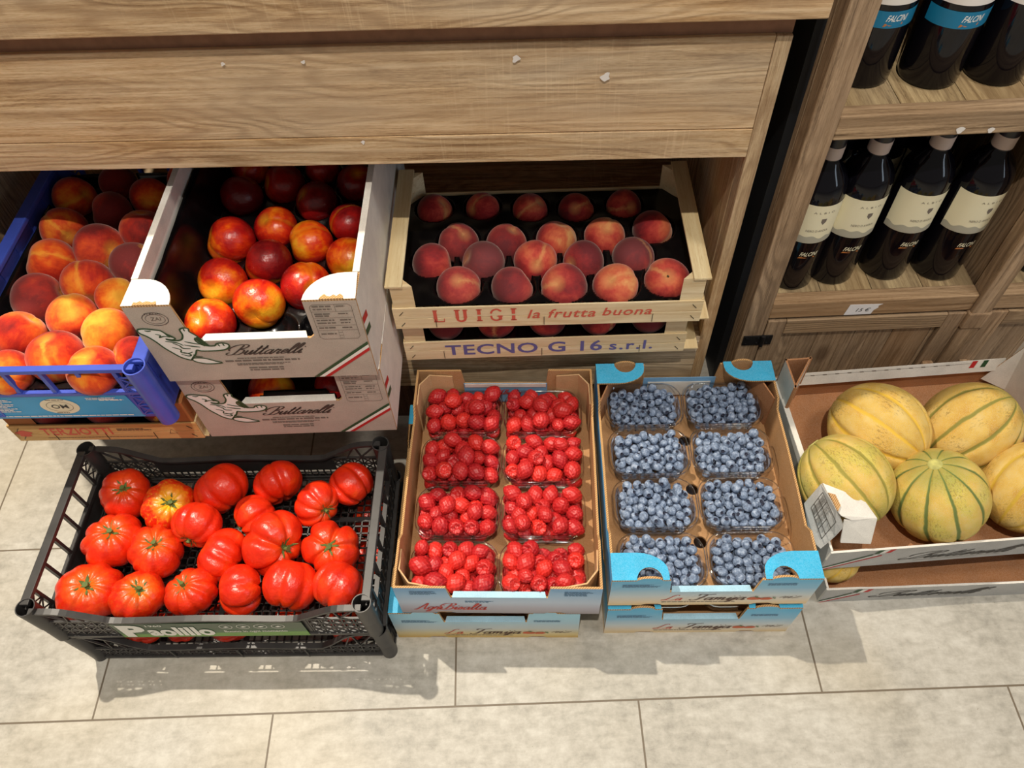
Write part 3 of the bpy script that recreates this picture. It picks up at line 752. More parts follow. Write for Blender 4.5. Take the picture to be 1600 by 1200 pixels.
make_bottle('teal', (0.490, 0.972, 0.6440), -PI/2, 'dark wine bottle with teal band cut off by the rack post on the upper shelf', g2)
make_bottle('teal', (0.582, 0.962, 0.6440), -PI/2, 'dark wine bottle with full teal band in view on the upper rack shelf', g2)
make_bottle('back', (0.672, 0.962, 0.6440), -PI/2-0.35, 'dark wine bottle showing a white back label on the upper rack shelf', g2)
make_bottle('cream', (0.760, 1.02, 0.6440), -PI/2, 'dark wine bottle at the right edge of the photo on the upper rack shelf', g2)
gb = make_bottle('cream', (0.905, 0.955, ZS), -PI/2, 'dark bottle in the rack bay right of the divider post', 'wine bottles right of the divider')

# ------------------------------------------------------------------ cartons
def rt(out2): return out2
FRONT = lambda y=0.0: ((0, y, 0), (1, 0, 0), (0, 0, 1), (0, -1, 0))
def frame_top(z): return ((0, 0, z), (1, 0, 0), (0, 1, 0), (0, 0, 1))
T = 0.0035

def carton_floor(W, D, mat, parent, holes=(), name='base_sheet', T0=0.0):
    """cardboard base with real round vent holes along the middle"""
    m = MB(); xm = W/2+0.004; rh = 0.0105
    L = [(0.001, 0.001)]; L = [(0.001, 0.001), (xm, 0.001)]; R = [(xm, 0.001)]
    for hy in holes:
        L += [(xm-rh*math.sin(PI*k/10), hy-rh*math.cos(PI*k/10)) for k in range(11)]
        R += [(xm+rh*math.sin(PI*k/10), hy-rh*math.cos(PI*k/10)) for k in range(11)]
    L += [(xm, D-0.001), (0.001, D-0.001)]
    R = [(W-0.001, 0.001)]+R[0:]; R += [(xm, D-0.001), (W-0.001, D-0.001)]; R = R[::-1]
    m.poly(L, (0, 0, 0.0045), (1, 0, 0), (0, 1, 0), (0, 0, 1), 0.004)
    m.poly(R, (0, 0, 0.0045), (1, 0, 0), (0, 1, 0), (0, 0, 1), 0.004)
    return m.build(name, mat, parent)

def berry_box(loc, rz, label, W, D, H, Hn, nx0, nx1, out_mat, style, group=None, holes=False, low=False):
    b = empty('cardboard_box', loc, rz, label, 'cardboard box', group)
    mats = [out_mat, M_KRAFT, M_CEDGE]
    Hs = H-0.012   # side walls between the corners
    fo = [(0, 0), (0.05, 0), (0.058, 0.006), (0.075, 0.006), (0.083, 0), (W-0.083, 0), (W-0.075, 0.006), (W-0.058, 0.006), (W-0.05, 0), (W, 0), (W, H), (nx1+0.004, H), (nx1, Hn), (nx0, Hn), (nx0-0.004, H), (0, H)]
    m = MB(); m.poly(fo, (0, 0, 0), (1, 0, 0), (0, 0, 1), (0, -1, 0), T, 0, 1, 2)
    front = m.build('front_wall', mats, b)
    m = MB(); m.poly([(0, 0), (W, 0), (W, H), (nx1+0.004, H), (nx1, Hn), (nx0, Hn), (nx0-0.004, H), (0, H)], (0, D, 0), (1, 0, 0), (0, 0, 1), (0, 1, 0), T, 0, 1, 2)
    m.build('back_wall', mats, b)
    so = [(T, 0), (D-T, 0), (D-T, H), (D-0.075, H), (D-0.088, Hs-0.004), (D*0.6, Hs), (D*0.4, Hs), (0.09, Hs-0.003), (0.075, H), (T, H)]
    m = MB(); m.poly(so, (0, 0, 0), (0, 1, 0), (0, 0, 1), (-1, 0, 0), T, 0, 1, 2); m.build('side_wall', mats, b)
    m = MB(); m.poly(so, (W, 0, 0), (0, 1, 0), (0, 0, 1), (1, 0, 0), T, 0, 1, 2); m.build('side_wall', mats, b)
    carton_floor(W, D, M_KRAFT, b, (0.10, 0.195, 0.29) if holes else ())
    if style == 'rasp':
        # diagonal corner reinforcements
        for sx in (0, 1):
            for sy in (0, 1):
                X = (lambda x: x) if not sx else (lambda x: W-x); Y = (lambda y: y) if not sy else (lambda y: D-y)
                m = MB()
                pts = [(T+0.001, 0.065), (0.006, 0.030), (0.022, 0.0095), (0.060, T+0.002)]
                h = [H-0.012, H-0.003, H-0.003, H-0.012]
                V = []
                for (x, y), z in zip(pts, h):
                    V += [(X(x), Y(y), 0.006), (X(x), Y(y), z)]
                m.add(V, [(2*k, 2*k+2, 2*k+3, 2*k+1) for k in range(3)])
                m.build('corner_gusset', M_KRAFT_L, b, solid=0.0024)
        fr = ((0, D-T-0.002, 0), (1, 0, 0), (0, 0, 1), (0, -1, 0))
        m = MB(); m.poly([(nx0-0.002, 0.012), (nx1+0.002, 0.012), (nx1+0.002, Hn+0.003), (nx0-0.002, Hn+0.003)], fr[0], fr[1], fr[2], fr[3], 0.0012)
        lp = m.build('inner_flap', M_MIDBLUE, b, label='blue printed inner flap')
        m = MB(); m.poly([(nx0, Hn-0.006), (nx1, Hn-0.006), (nx1, Hn+0.0035), (nx0, Hn+0.0035)], (0, D-T-0.0035, 0), fr[1], fr[2], fr[3], 0.0008)
        m.build('flap_edge', M_WHITEC, lp)
    else:
        # bright blue folded corner tabs with a round cut-out, front and back
        for yy, sg in ((0.0, 1), (D, -1)):
            for sx in (0, 1):
                X = (lambda x: x) if not sx else (lambda x: W-x)
                L = nx0-0.006; dp = 0.042; cx = 0.054 if yy == 0 else 0.05; r = 0.0185
                o = [(0.0, 0.0)]+[(cx-r*math.cos(PI*k/12), r*1.05*math.sin(PI*k/12)) for k in range(13)]+[(L, 0.0), (L, 0.010)]
                o += [(L-0.045+0.045*math.cos(PI/2*k/6), 0.012+(dp-0.012)*math.sin(PI/2*k/6)) for k in range(1, 7)]+[(0.0, dp)]
                o = [(X(a), yy+sg*(c+0.0002)) for a, c in o]
                m = MB(); m.poly(o, (0, 0, H+0.0034), (1, 0, 0), (0, 1, 0), (0, 0, 1), 0.003, 0, 1, 2)
                m.build('corner_tab', [M_CYAN, M_KRAFT, M_CEDGE], b, label='bright blue folded corner tab')
                # half-round stacking nub standing up from the wall
                nb = [(X(cx-r*math.cos(PI*k/12)), H+r*0.55*math.sin(PI*k/12)) for k in range(13)]
                m = MB(); m.poly(nb, (0, yy+sg*T if sg < 0 else 0, 0) if False else (0, yy, 0), (1, 0, 0), (0, 0, 1), (0, -sg, 0), T, 0, 1, 2)
                m.build('stacking_nub', [out_mat, M_KRAFT, M_CEDGE], b)
        fr = ((0, D-T-0.002, 0), (1, 0, 0), (0, 0, 1), (0, -1, 0))
        m = MB(); m.poly([(nx0-0.002, 0.012), (nx1+0.002, 0.012), (nx1+0.002, Hn+0.010), (nx0-0.002, Hn+0.010)], fr[0], fr[1], fr[2], fr[3], 0.0012)
        lp = m.build('inner_flap', M_MIDBLUE, b, label='pale blue printed inner flap')
        m = MB(); m.poly([(nx0+0.006, 0.012), (nx1-0.006, 0.012), (nx1-0.006, Hn), (nx0+0.006, Hn)], (0, D-T-0.0035, 0), fr[1], fr[2], fr[3], 0.0006)
        m.build('flap_panel', M_WHITEC, lp)
        for sx in (0, 1):   # inner side liners at the back corners
            X = (lambda x: x) if not sx else (lambda x: W-x)
            m = MB(); V = [(X(T+0.001), D-0.07, 0.006), (X(T+0.001), D-0.07, H-0.010), (X(T+0.03), D-T-0.002, 0.006), (X(T+0.03), D-T-0.002, H-0.002)]
            m.add(V, [(0, 2, 3, 1)]); m.build('corner_gusset', M_KRAFT_D, b, solid=0.0024)
    # folded lip over the front notch
    m = MB(); m.poly([(nx0+0.002, 0), (nx1-0.002, 0), (nx1-0.004, 0.0095), (nx0+0.004, 0.0095)], (0, 0.0, Hn+0.0014), (1, 0, 0), (0, 1, 0), (0, 0, 1), 0.0012)
    m.build('folded_lip', M_PALEBLUE, b, label='pale folded lip')
    return b

def strawberry_print(fr, x, y, s, parent):
    m = MB(); m.flat([(x+s*a, y+s*c) for a, c in [(0, .15), (.12, .42), (.5, .55), (.95, .45), (1.25, .2), (1.0, -.05), (.5, -.1), (.1, 0)]], fr, 0.0006)
    m.flat([(x+s*a, y+s*c) for a, c in [(1.0, .1), (1.35, .42), (1.8, .45), (2.15, .2), (1.85, -.05), (1.3, -.08)]], fr, 0.0008)
    o = m.build('strawberry_print', M_ORANGEINK, parent)
    m = MB()
    for cx, cy in ((0.62, .55), (2.12, .3)):
        for a in (-0.5, 0.2, 0.9, 1.6):
            m.flat([(x+s*cx, y+s*cy), (x+s*(cx+0.22*math.cos(a+0.2)), y+s*(cy+0.22*math.sin(a+0.2))), (x+s*(cx+0.30*math.cos(a)), y+s*(cy+0.30*math.sin(a))), (x+s*(cx+0.2*math.cos(a-0.25)), y+s*(cy+0.2*math.sin(a-0.25)))], fr, 0.0009)
    m.build('leaf_print', M_LEAFINK, o)

def famija_print(b, W, corner=True):
    fr = FRONT()
    cursive('brand_lettering', 'L', fr, 0.080, 0.020, 0.022, M_REDP, b, width=0.016, w=0.06)
    cursive('brand_lettering', 'a', fr, 0.098, 0.020, 0.020, M_REDP, b, width=0.010, w=0.07)
    cursive('brand_lettering', 'Famija', fr, 0.124, 0.020, 0.024, M_BROWNINK, b, width=0.078, w=0.08)
    m = MB()
    greek(m, fr, 0.080, 0.0125, 0.11, 0.0022, 1, 3, 0); m.build('small_print', M_GREYINK, b)
    strawberry_print(fr, 0.206, 0.021, 0.018, b)
    cursive('brand_lettering', 'riz', fr, 0.252, 0.025, 0.016, M_BROWNINK, b, width=0.030, w=0.06)
    if corner:
        m = MB(); greek(m, fr, 0.016, 0.082, 0.055, 0.0016, 4, 5); greek(m, fr, W-0.075, 0.082, 0.055, 0.0016, 3, 6); m.build('small_print', M_BLUEINK, b)

BW, BD, BH = 0.30, 0.39, 0.101
RB_LOC, RB_R = (-0.196, 0.4142, 0.1225), -0.047
LB_LOC = (-0.2205, 0.4165, 0.0)
rasp_low = berry_box(LB_LOC, -0.040, 'pale blue and yellow printed cardboard box on the floor under the raspberry box', 0.297, BD, 0.112, 0.074, 0.083, 0.214, M_SEA_Y, 'blue', 'lower cardboard berry boxes')
famija_print(rasp_low, BW)
rasp_box = berry_box(RB_LOC, RB_R, 'blue printed cardboard box of raspberry punnets, next to the tomato crate', BW, BD, BH, 0.064, 0.080, 0.222, M_SEA_G, 'rasp', None)
fr = FRONT()
cursive('brand_lettering', 'AgriBisalta', fr, 0.024, 0.016, 0.026, M_REDS, rasp_box, width=0.105, w=0.07)
m = MB(); greek(m, fr, 0.100, 0.050, 0.045, 0.0022, 2, 4); greek(m, fr, 0.022, 0.088, 0.04, 0.0016, 5, 8)
greek(m, fr, 0.246, 0.088, 0.042, 0.002, 5, 9); m.build('small_print', M_BLUEINK, rasp_box)
cursive('brand_lettering', 'AgriBisalta', ((0, BD-T-0.0034, 0), (1, 0, 0), (0, 0, 1), (0, -1, 0)), 0.125, 0.038, 0.014, M_REDS, rasp_box, width=0.052, w=0.09)
BLUE_LOC, BLUE_R = (0.1186, 0.4136, 0.1200), -0.0304
blue_low = berry_box((0.1195, 0.4105, 0.0), -0.030, 'blue and sand printed cardboard box on the floor under the blueberry box', 0.298, BD, 0.1065, 0.062, 0.088, 0.210, M_SEA, 'blue', 'lower cardboard berry boxes')
famija_print(blue_low, BW)
blue_box = berry_box(BLUE_LOC, BLUE_R, 'bright blue tabbed cardboard box of blueberry punnets', BW, BD, 0.096, 0.052, 0.088, 0.210, M_SEA, 'blue', None, holes=True)
famija_print(blue_box, BW)

# ------------------------------------------------------------------ punnets and berries
def rrect(w, d, r, n=5):
    out = []
    for cx, cy, a0 in ((w/2-r, d/2-r, 0), (-w/2+r, d/2-r, PI/2), (-w/2+r, -d/2+r, PI), (w/2-r, -d/2+r, 1.5*PI)):
        out += [(cx+r*math.cos(a0+PI/2*k/n), cy+r*math.sin(a0+PI/2*k/n)) for k in range(n+1)]
    return out
def punnet_mesh(PW=0.133, PD=0.0905, PH=0.046):
    m = MB(); rings = []
    for w, d, r, z in ((PW-0.030, PD-0.026, 0.018, 0.0005), (PW-0.022, PD-0.018, 0.022, 0.003), (PW-0.010, PD-0.009, 0.026, PH), (PW-0.004, PD-0.003, 0.028, PH+0.0005), (PW, PD, 0.030, PH-0.0005), (PW+0.0004, PD+0.0004, 0.030, PH-0.004)):
        rings.append([(x, y, z) for x, y in rrect(w, d, r)])
    n = len(rings[0]); V = [p for R in rings for p in R]
    F = [(i*n+k, i*n+(k+1) % n, (i+1)*n+(k+1) % n, (i+1)*n+k) for i in range(len(rings)-1) for k in range(n)]
    F.append(list(range(n))[::-1])
    m.add(V, F)
    return m.mesh('punnet', M_CLEAR, 180)
PUN = punnet_mesh()
def rim_mesh(PW=0.133, PD=0.0905, PH=0.046):
    m = MB(); pts = [(x, y, PH-0.004) for x, y in rrect(PW+0.0006, PD+0.0006, 0.030, 6)]
    m.tube(pts+[pts[0]], 0.0009, 6, False); return m.mesh('rim', M_CLEAR, 180)
RIM = rim_mesh()

def pack(n, r, hx, hy, z0, seed, it=260):
    """settle n soft spheres in a rounded tray"""
    rs = np.random.RandomState(seed)
    rad = r*(1+rs.uniform(-0.14, 0.12, n))
    P = np.stack([rs.uniform(-hx+r, hx-r, n), rs.uniform(-hy+r, hy-r, n), z0+rs.uniform(r, r*9, n)], 1)
    for k in range(it):
        P[:, 2] -= r*0.12*(1 if k < it*0.8 else 0.1)
        for _ in range(3):
            d = P[:, None]-P[None]; L = np.sqrt((d**2).sum(2))+1e-9
            want = (rad[:, None]+rad[None])*0.97
            ov = np.clip(want-L, 0, None); np.fill_diagonal(ov, 0)
            P += (d/L[:, :, None]*ov[:, :, None]*0.32).sum(1)
            P[:, 2] = np.maximum(P[:, 2], z0+rad)
            P[:, 0] = np.clip(P[:, 0], -hx+rad, hx-rad); P[:, 1] = np.clip(P[:, 1], -hy+rad, hy-rad)
            q = (np.abs(P[:, 0])/hx)**3.2+(np.abs(P[:, 1])/hy)**3.2
            s = np.where(q > 0.85, (0.85/q)**(1/3.2), 1.0); P[:, :2] *= s[:, None]
    return P, rad

def raspberry_mesh(seed, hollow=False):
    rr = random.Random(seed)
    bm = bmesh.new(); bmesh.ops.create_icosphere(bm, subdivisions=4, radius=1)
    N = 84; C = []
    for k in range(N):
        z = 1-2*(k+0.5)/N; a = k*2.39996+seed; s = math.sqrt(1-z*z)
        C.append(Vector((s*math.cos(a), s*math.sin(a), z)).normalized())
    for v in bm.verts:
        d = v.co.normalized()
        b = max(d.dot(c) for c in C); ang = math.acos(min(1, b))
        bump = math.sqrt(max(0, 1-(ang/0.215)**2))
        r = 0.86+0.17*bump
        q = d*r
        z = q.z; taper = 1-0.34*max(0, z)**1.5-0.05*max(0, -z)
        if hollow and d.z < -0.80: q *= 0.62; 
        v.co = Vector((q.x*taper, q.y*taper, q.z*(1.28 if not (hollow and d.z < -0.8) else 0.7)))
    me = bpy.data.meshes.new('raspberry'); bm.to_mesh(me); bm.free()
    me.materials.append(M_RASP); me.polygons.foreach_set('use_smooth', [True]*len(me.polygons))
    return me
RASP = [raspberry_mesh(0), raspberry_mesh(1), raspberry_mesh(2, True)]

def blueberry_mesh():
    m = MB(); seg = 15; V = []; prof = []
    for k in range(0, 8):
        a = -PI/2+PI*k/9.6
        prof.append((math.cos(a), math.sin(a)*0.86))
    prof[0] = (0.02, -0.86)
    m.lathe(prof, seg)
    r7, z7 = prof[-1]
    top = MB()
    for R, z, lob in ((r7, z7, 0), (0.34, 0.84, 0.0), (0.36, 0.93, 0.10), (0.27, 0.88, 0.05), (0.16, 0.76, 0), (0.02, 0.74, 0)):
        for k in range(seg):
            a = 2*PI*k/seg; l = 1 if k % 3 == 1 else (-0.4)
            V.append(((R+lob*l*0.8)*math.cos(a), (R+lob*l*0.8)*math.sin(a), z+lob*l*0.6))
    n = 6
    for i in range(n-1):
        f = [(i*seg+k, i*seg+(k+1) % seg, (i+1)*seg+(k+1) % seg, (i+1)*seg+k) for k in range(seg)]
        b = len(m.v)
        if i == 0: m.v += V
        base = b if i == 0 else base
        for q in f: m.f.append([base+x for x in q]); m.m.append(0 if i == 0 else 1)
    return m
BB = blueberry_mesh(); BBM = BB.mesh('blueberry', [M_BLUEB, M_CROWN], 180)

def to_world(root, p):
    c, s = math.cos(root.rotation_euler.z), math.sin(root.rotation_euler.z); L = root.location
    return Vector((L.x+c*p[0]-s*p[1], L.y+s*p[0]+c*p[1], L.z+p[2]))
def to_local(root, p):
    c, s = math.cos(root.rotation_euler.z), math.sin(root.rotation_euler.z); L = root.location
    x, y = p[0]-L.x, p[1]-L.y
    return Vector((c*x+s*y, -s*x+c*y, p[2]-L.z))
def randq(rr, up=0.0):
    """random orientation; up>0 biases +Z upward/toward the camera"""
    v = Vector((rr.gauss(0, 1), rr.gauss(0, 1), rr.gauss(0, 1))).normalized()
    v = (v+Vector((0, -0.5, 1)).normalized()*up).normalized()
    return v.to_track_quat('Z', 'Y') @ Quaternion((0, 0, 1), rr.uniform(0, 2*PI))

ROWN = ['front row', 'second row from the front', 'third row from the front', 'back row']
PX = [0.080, 0.216]; PY = [0.051, 0.1465, 0.242, 0.3365]
def put_punnet(box, i, j, what, z=0.0052):
    loc = to_world(box, (PX[i]+(0.0 if box is rasp_box else 0.002), PY[j], z))
    o = bpy.data.objects.new('plastic_punnet', PUN); COL.objects.link(o)
    o.location = loc; o.rotation_euler = (0, 0, box.rotation_euler.z)
    tag(o, f'clear plastic punnet of {what}, {ROWN[j]}, {["left", "right"][i]} column of the box', 'punnet', f'clear punnets of {what}')
    r = bpy.data.objects.new('rim', RIM); COL.objects.link(r); r.parent = o
    return o
def berry_world(box, i, j, p, z=0.0052):
    return to_world(box, (PX[i]+(0.0 if box is rasp_box else 0.002)+p[0], PY[j]+p[1], z+p[2]))

rr = random.Random(11)
for j in range(4):
    for i in range(2):
        put_punnet(rasp_box, i, j, 'raspberries')
        P, rad = pack(37, 0.0125, 0.0615, 0.0410, 0.012, 100+j*2+i)
        grp = f'raspberries in the {["left", "right"][i]} punnet of the {ROWN[j]}'
        for k, (p, r) in enumerate(zip(P, rad)):
            o = bpy.data.objects.new('raspberry', RASP[2 if rr.random() < 0.14 else rr.randrange(2)]); COL.objects.link(o)
            o.location = berry_world(rasp_box, i, j, p)
            v = Vector((rr.gauss(0, 1), rr.gauss(0, 1), rr.gauss(0, 0.5))).normalized()
            if o.data is RASP[2]: v = Vector((rr.gauss(0, .4), .6, -1))
            o.rotation_mode = 'QUATERNION'; o.rotation_quaternion = v.to_track_quat('Z', 'Y')
            o.scale = (r*1.04,)*3
            h = rr.random(); o.color = (0.15+0.45*h if rr.random() > 0.15 else 1.0, rr.random(), 0, 1)
            tag(o, f'red raspberry heaped in the clear punnet, {ROWN[j]}, {["left", "right"][i]} column', 'raspberry', grp)

stuff = MB(); nb = 0
bv = np.array(BB.v)
for j in range(4):
    for i in range(2):
        put_punnet(blue_box, i, j, 'blueberries')
        P, rad = pack(104, 0.0076, 0.0560, 0.0395, 0.016, 200+j*2+i, 220)
        order = np.argsort(-P[:, 2])
        quota = {0: 92, 1: 58, 2: 0, 3: 0}[j]
        if j == 0: quota = 80
        elif j == 1: quota = 70
        grp = f'blueberries in the {["left", "right"][i]} punnet of the {ROWN[j]}'
        for rank, k in enumerate(order):
            p, r = P[k], rad[k]
            q = randq(rr, 0.55); w = berry_world(blue_box, i, j, p)
            if rank < quota:
                o = bpy.data.objects.new('blueberry', BBM); COL.objects.link(o)
                o.location = w; o.rotation_mode = 'QUATERNION'; o.rotation_quaternion = q; o.scale = (r, r, r)
                tag(o, f'blueberry with pale bloom in the clear punnet, {ROWN[j]}, {["left", "right"][i]} column', 'blueberry', grp); nb += 1
            else:
                R = np.array(q.to_matrix())*r
                vv = bv@R.T+np.array(w); base = len(stuff.v)
                stuff.v += [tuple(x) for x in vv]; stuff.f += [[base+x for x in f] for f in BB.f]; stuff.m += BB.m
so = stuff.build('blueberry_fill', [M_BLUEB_FILL, M_CROWN], None, smooth=180)
tag(so, 'remaining blueberries filling the rear punnets of the blueberry box', 'blueberries', kind='stuff')

# punnets glimpsed in the lower boxes
for bx, what in ((rasp_low, 'raspberries'), (blue_low, 'blueberries')):
    for i in range(2):
        o = bpy.data.objects.new('plastic_punnet', PUN); COL.objects.link(o)
        o.location = to_world(bx, (PX[i], 0.060, 0.032)); o.rotation_euler = (0, 0, bx.rotation_euler.z)
        tag(o, f'clear punnet seen through the slot of the floor box below the {what}, {["left", "right"][i]} one', 'punnet', f'clear punnets in the box below the {what}')

# ------------------------------------------------------------------ long-necked fruit cartons (white and taupe)
def lion(fr, s, x, y, parent):
    """green-outlined white rampant lion printed at the left of the carton front"""
    P = lambda pts: [(x+a*s, y+b*s) for a, b in pts]
    body = [(0.02, .98), (.16, 1.0), (.34, .96), (.44, .93), (.50, .84), (.58, .76), (.62, .70), (.56, .66), (.44, .69), (.50, .65), (.64, .63), (.74, .67), (.80, .80), (.80, .94), (.88, .99), (.97, .97), (.96, .88), (1.02, .80), (1.06, .72), (.98, .66), (1.0, .56), (1.1, .46), (1.28, .44), (1.34, .50), (1.46, .52), (1.56, .47), (1.54, .38), (1.42, .31), (1.2, .29), (.98, .30), (.9, .33), (.84, .22), (.74, .10), (.68, .03), (.52, .12), (.40, .28), (.30, .44), (.22, .62), (.12, .78), (.02, .88)]
    leg = [(.70, .06), (.80, .09), (.98, .06), (1.14, -.03), (1.26, -.09), (1.0, -.11), (.86, -.08), (.74, -.02)]
    m = MB()
    m.flat(P(body), fr, 0.0004)
    m.flat(P(leg), fr, 0.0004)
    o = m.build('lion_print', M_WHITEI, parent, label='white lion drawing outlined in green')
    m = MB()
    m.ribbon(sm(P(body), 3, True)+[P(body)[0]], 0.035*s, fr, 0.0007)
    m.ribbon(sm(P(leg), 3, True)+[P(leg)[0]], 0.03*s, fr, 0.0007)
    for st in ([(.30, .84), (.38, .80), (.34, .74), (.44, .77), (.54, .74)], [(.48, .86), (.52, .78), (.6, .72)], [(.76, .60), (.9, .54), (1.04, .50)], [(.72, .50), (.86, .45), (1.0, .42)],
               [(.52, .56), (.62, .48), (.66, .40), (.8, .38)], [(.46, .44), (.60, .36), (.58, .28), (.7, .24), (.8, .28)], [(.56, .22), (.68, .16), (.74, .2), (.62, .28)], [(.40, .62), (.50, .60), (.62, .56), (.70, .48)],
               [(1.36, .50), (1.38, .42)], [(1.46, .50), (1.47, .43)], [(.88, .97), (.88, .90)], [(.94, .12), (.82, .14), (.78, .2)], [(.14, .95), (.2, .93), (.26, .94)]):
        m.ribbon(sm(P(st), 4), lambda d, t: s*0.032*(1-0.5*abs(2*t-1)), fr, 0.0008)
    for k in range(5):
        a = (.98+.02*k, .70-.05*k)
        m.flat(P([a, (a[0]+.10, a[1]+.02), (a[0]+.14, a[1]-.04), (a[0]+.02, a[1]-.06)]), fr, 0.0009)
    m.build('lion_outline', M_GREENI, o)

def stripe_band(fr, p0, p1, w, parent, clip=None):
    """green, white, red diagonal bands from p0 (bottom) to p1"""
    p0 = Vector(p0); p1 = Vector(p1); sh = Vector((w, 0))
    for k, (mat, a, b) in enumerate(((M_GREENI, 0, 1), (M_WHITEI, 1, 2), (M_RED, 2, 3))):
        pass
    d = p1-p0
    root = None
    for mat, a, b in ((M_GREENI, 0, 1), (M_WHITEI, 1, 2), (M_RED, 2, 3)):
        q = [p0+sh*a, p0+sh*b, p1+Vector((0, 0)) , p1]
        # parallel offset: keep the slope, clipped at the right edge x = p1.x
        L = lambda t: (p0.x+w*t, p0.y)
        def atx(t): return p1.y-(w*t)*d.y/d.x
        quad = [L(a), L(b), (p1.x, atx(b)), (p1.x, atx(a))]
        m = MB(); m.flat(quad, fr, 0.0006); m.build('flag_stripe', mat, parent)

def print_table(fr, x, y, w, h, parent, seed=0, mat=None):
    m = MB(); r = 0.004; lw = 0.0006
    m.ribbon([(x+r, y), (x+w-r, y), (x+w, y+r), (x+w, y+h-r), (x+w-r, y+h), (x+r, y+h), (x, y+h-r), (x, y+r), (x+r, y)], lw, fr)
    for t in (0.80, 0.62, 0.40, 0.26): m.ribbon([(x, y+h*t), (x+w, y+h*t)], lw*0.8, fr)
    m.ribbon([(x+w*0.6, y+h*0.8), (x+w*0.6, y+h)], lw, fr)
    for t in (0.03, 0.11, 0.19): m.ribbon([(x+w*0.5, y+h*t), (x+w*0.6, y+h*t), (x+w*0.6, y+h*(t+0.07)), (x+w*0.5, y+h*(t+0.07)), (x+w*0.5, y+h*t)], lw*0.7, fr)
    for k, t in enumerate((0.93, 0.85, 0.72, 0.66, 0.54, 0.46, 0.32, 0.14)): greek(m, fr, x+0.003, y+h*t, w*0.5, h*0.035, 1, seed+k, 0.4)
    for k, t in enumerate((0.93, 0.72, 0.54, 0.46, 0.32)): greek(m, fr, x+w*0.63, y+h*t, w*0.3, h*0.03, 1, seed+20+k, 0.3)
    m.build('printed_table', mat or M_DKINK, parent)

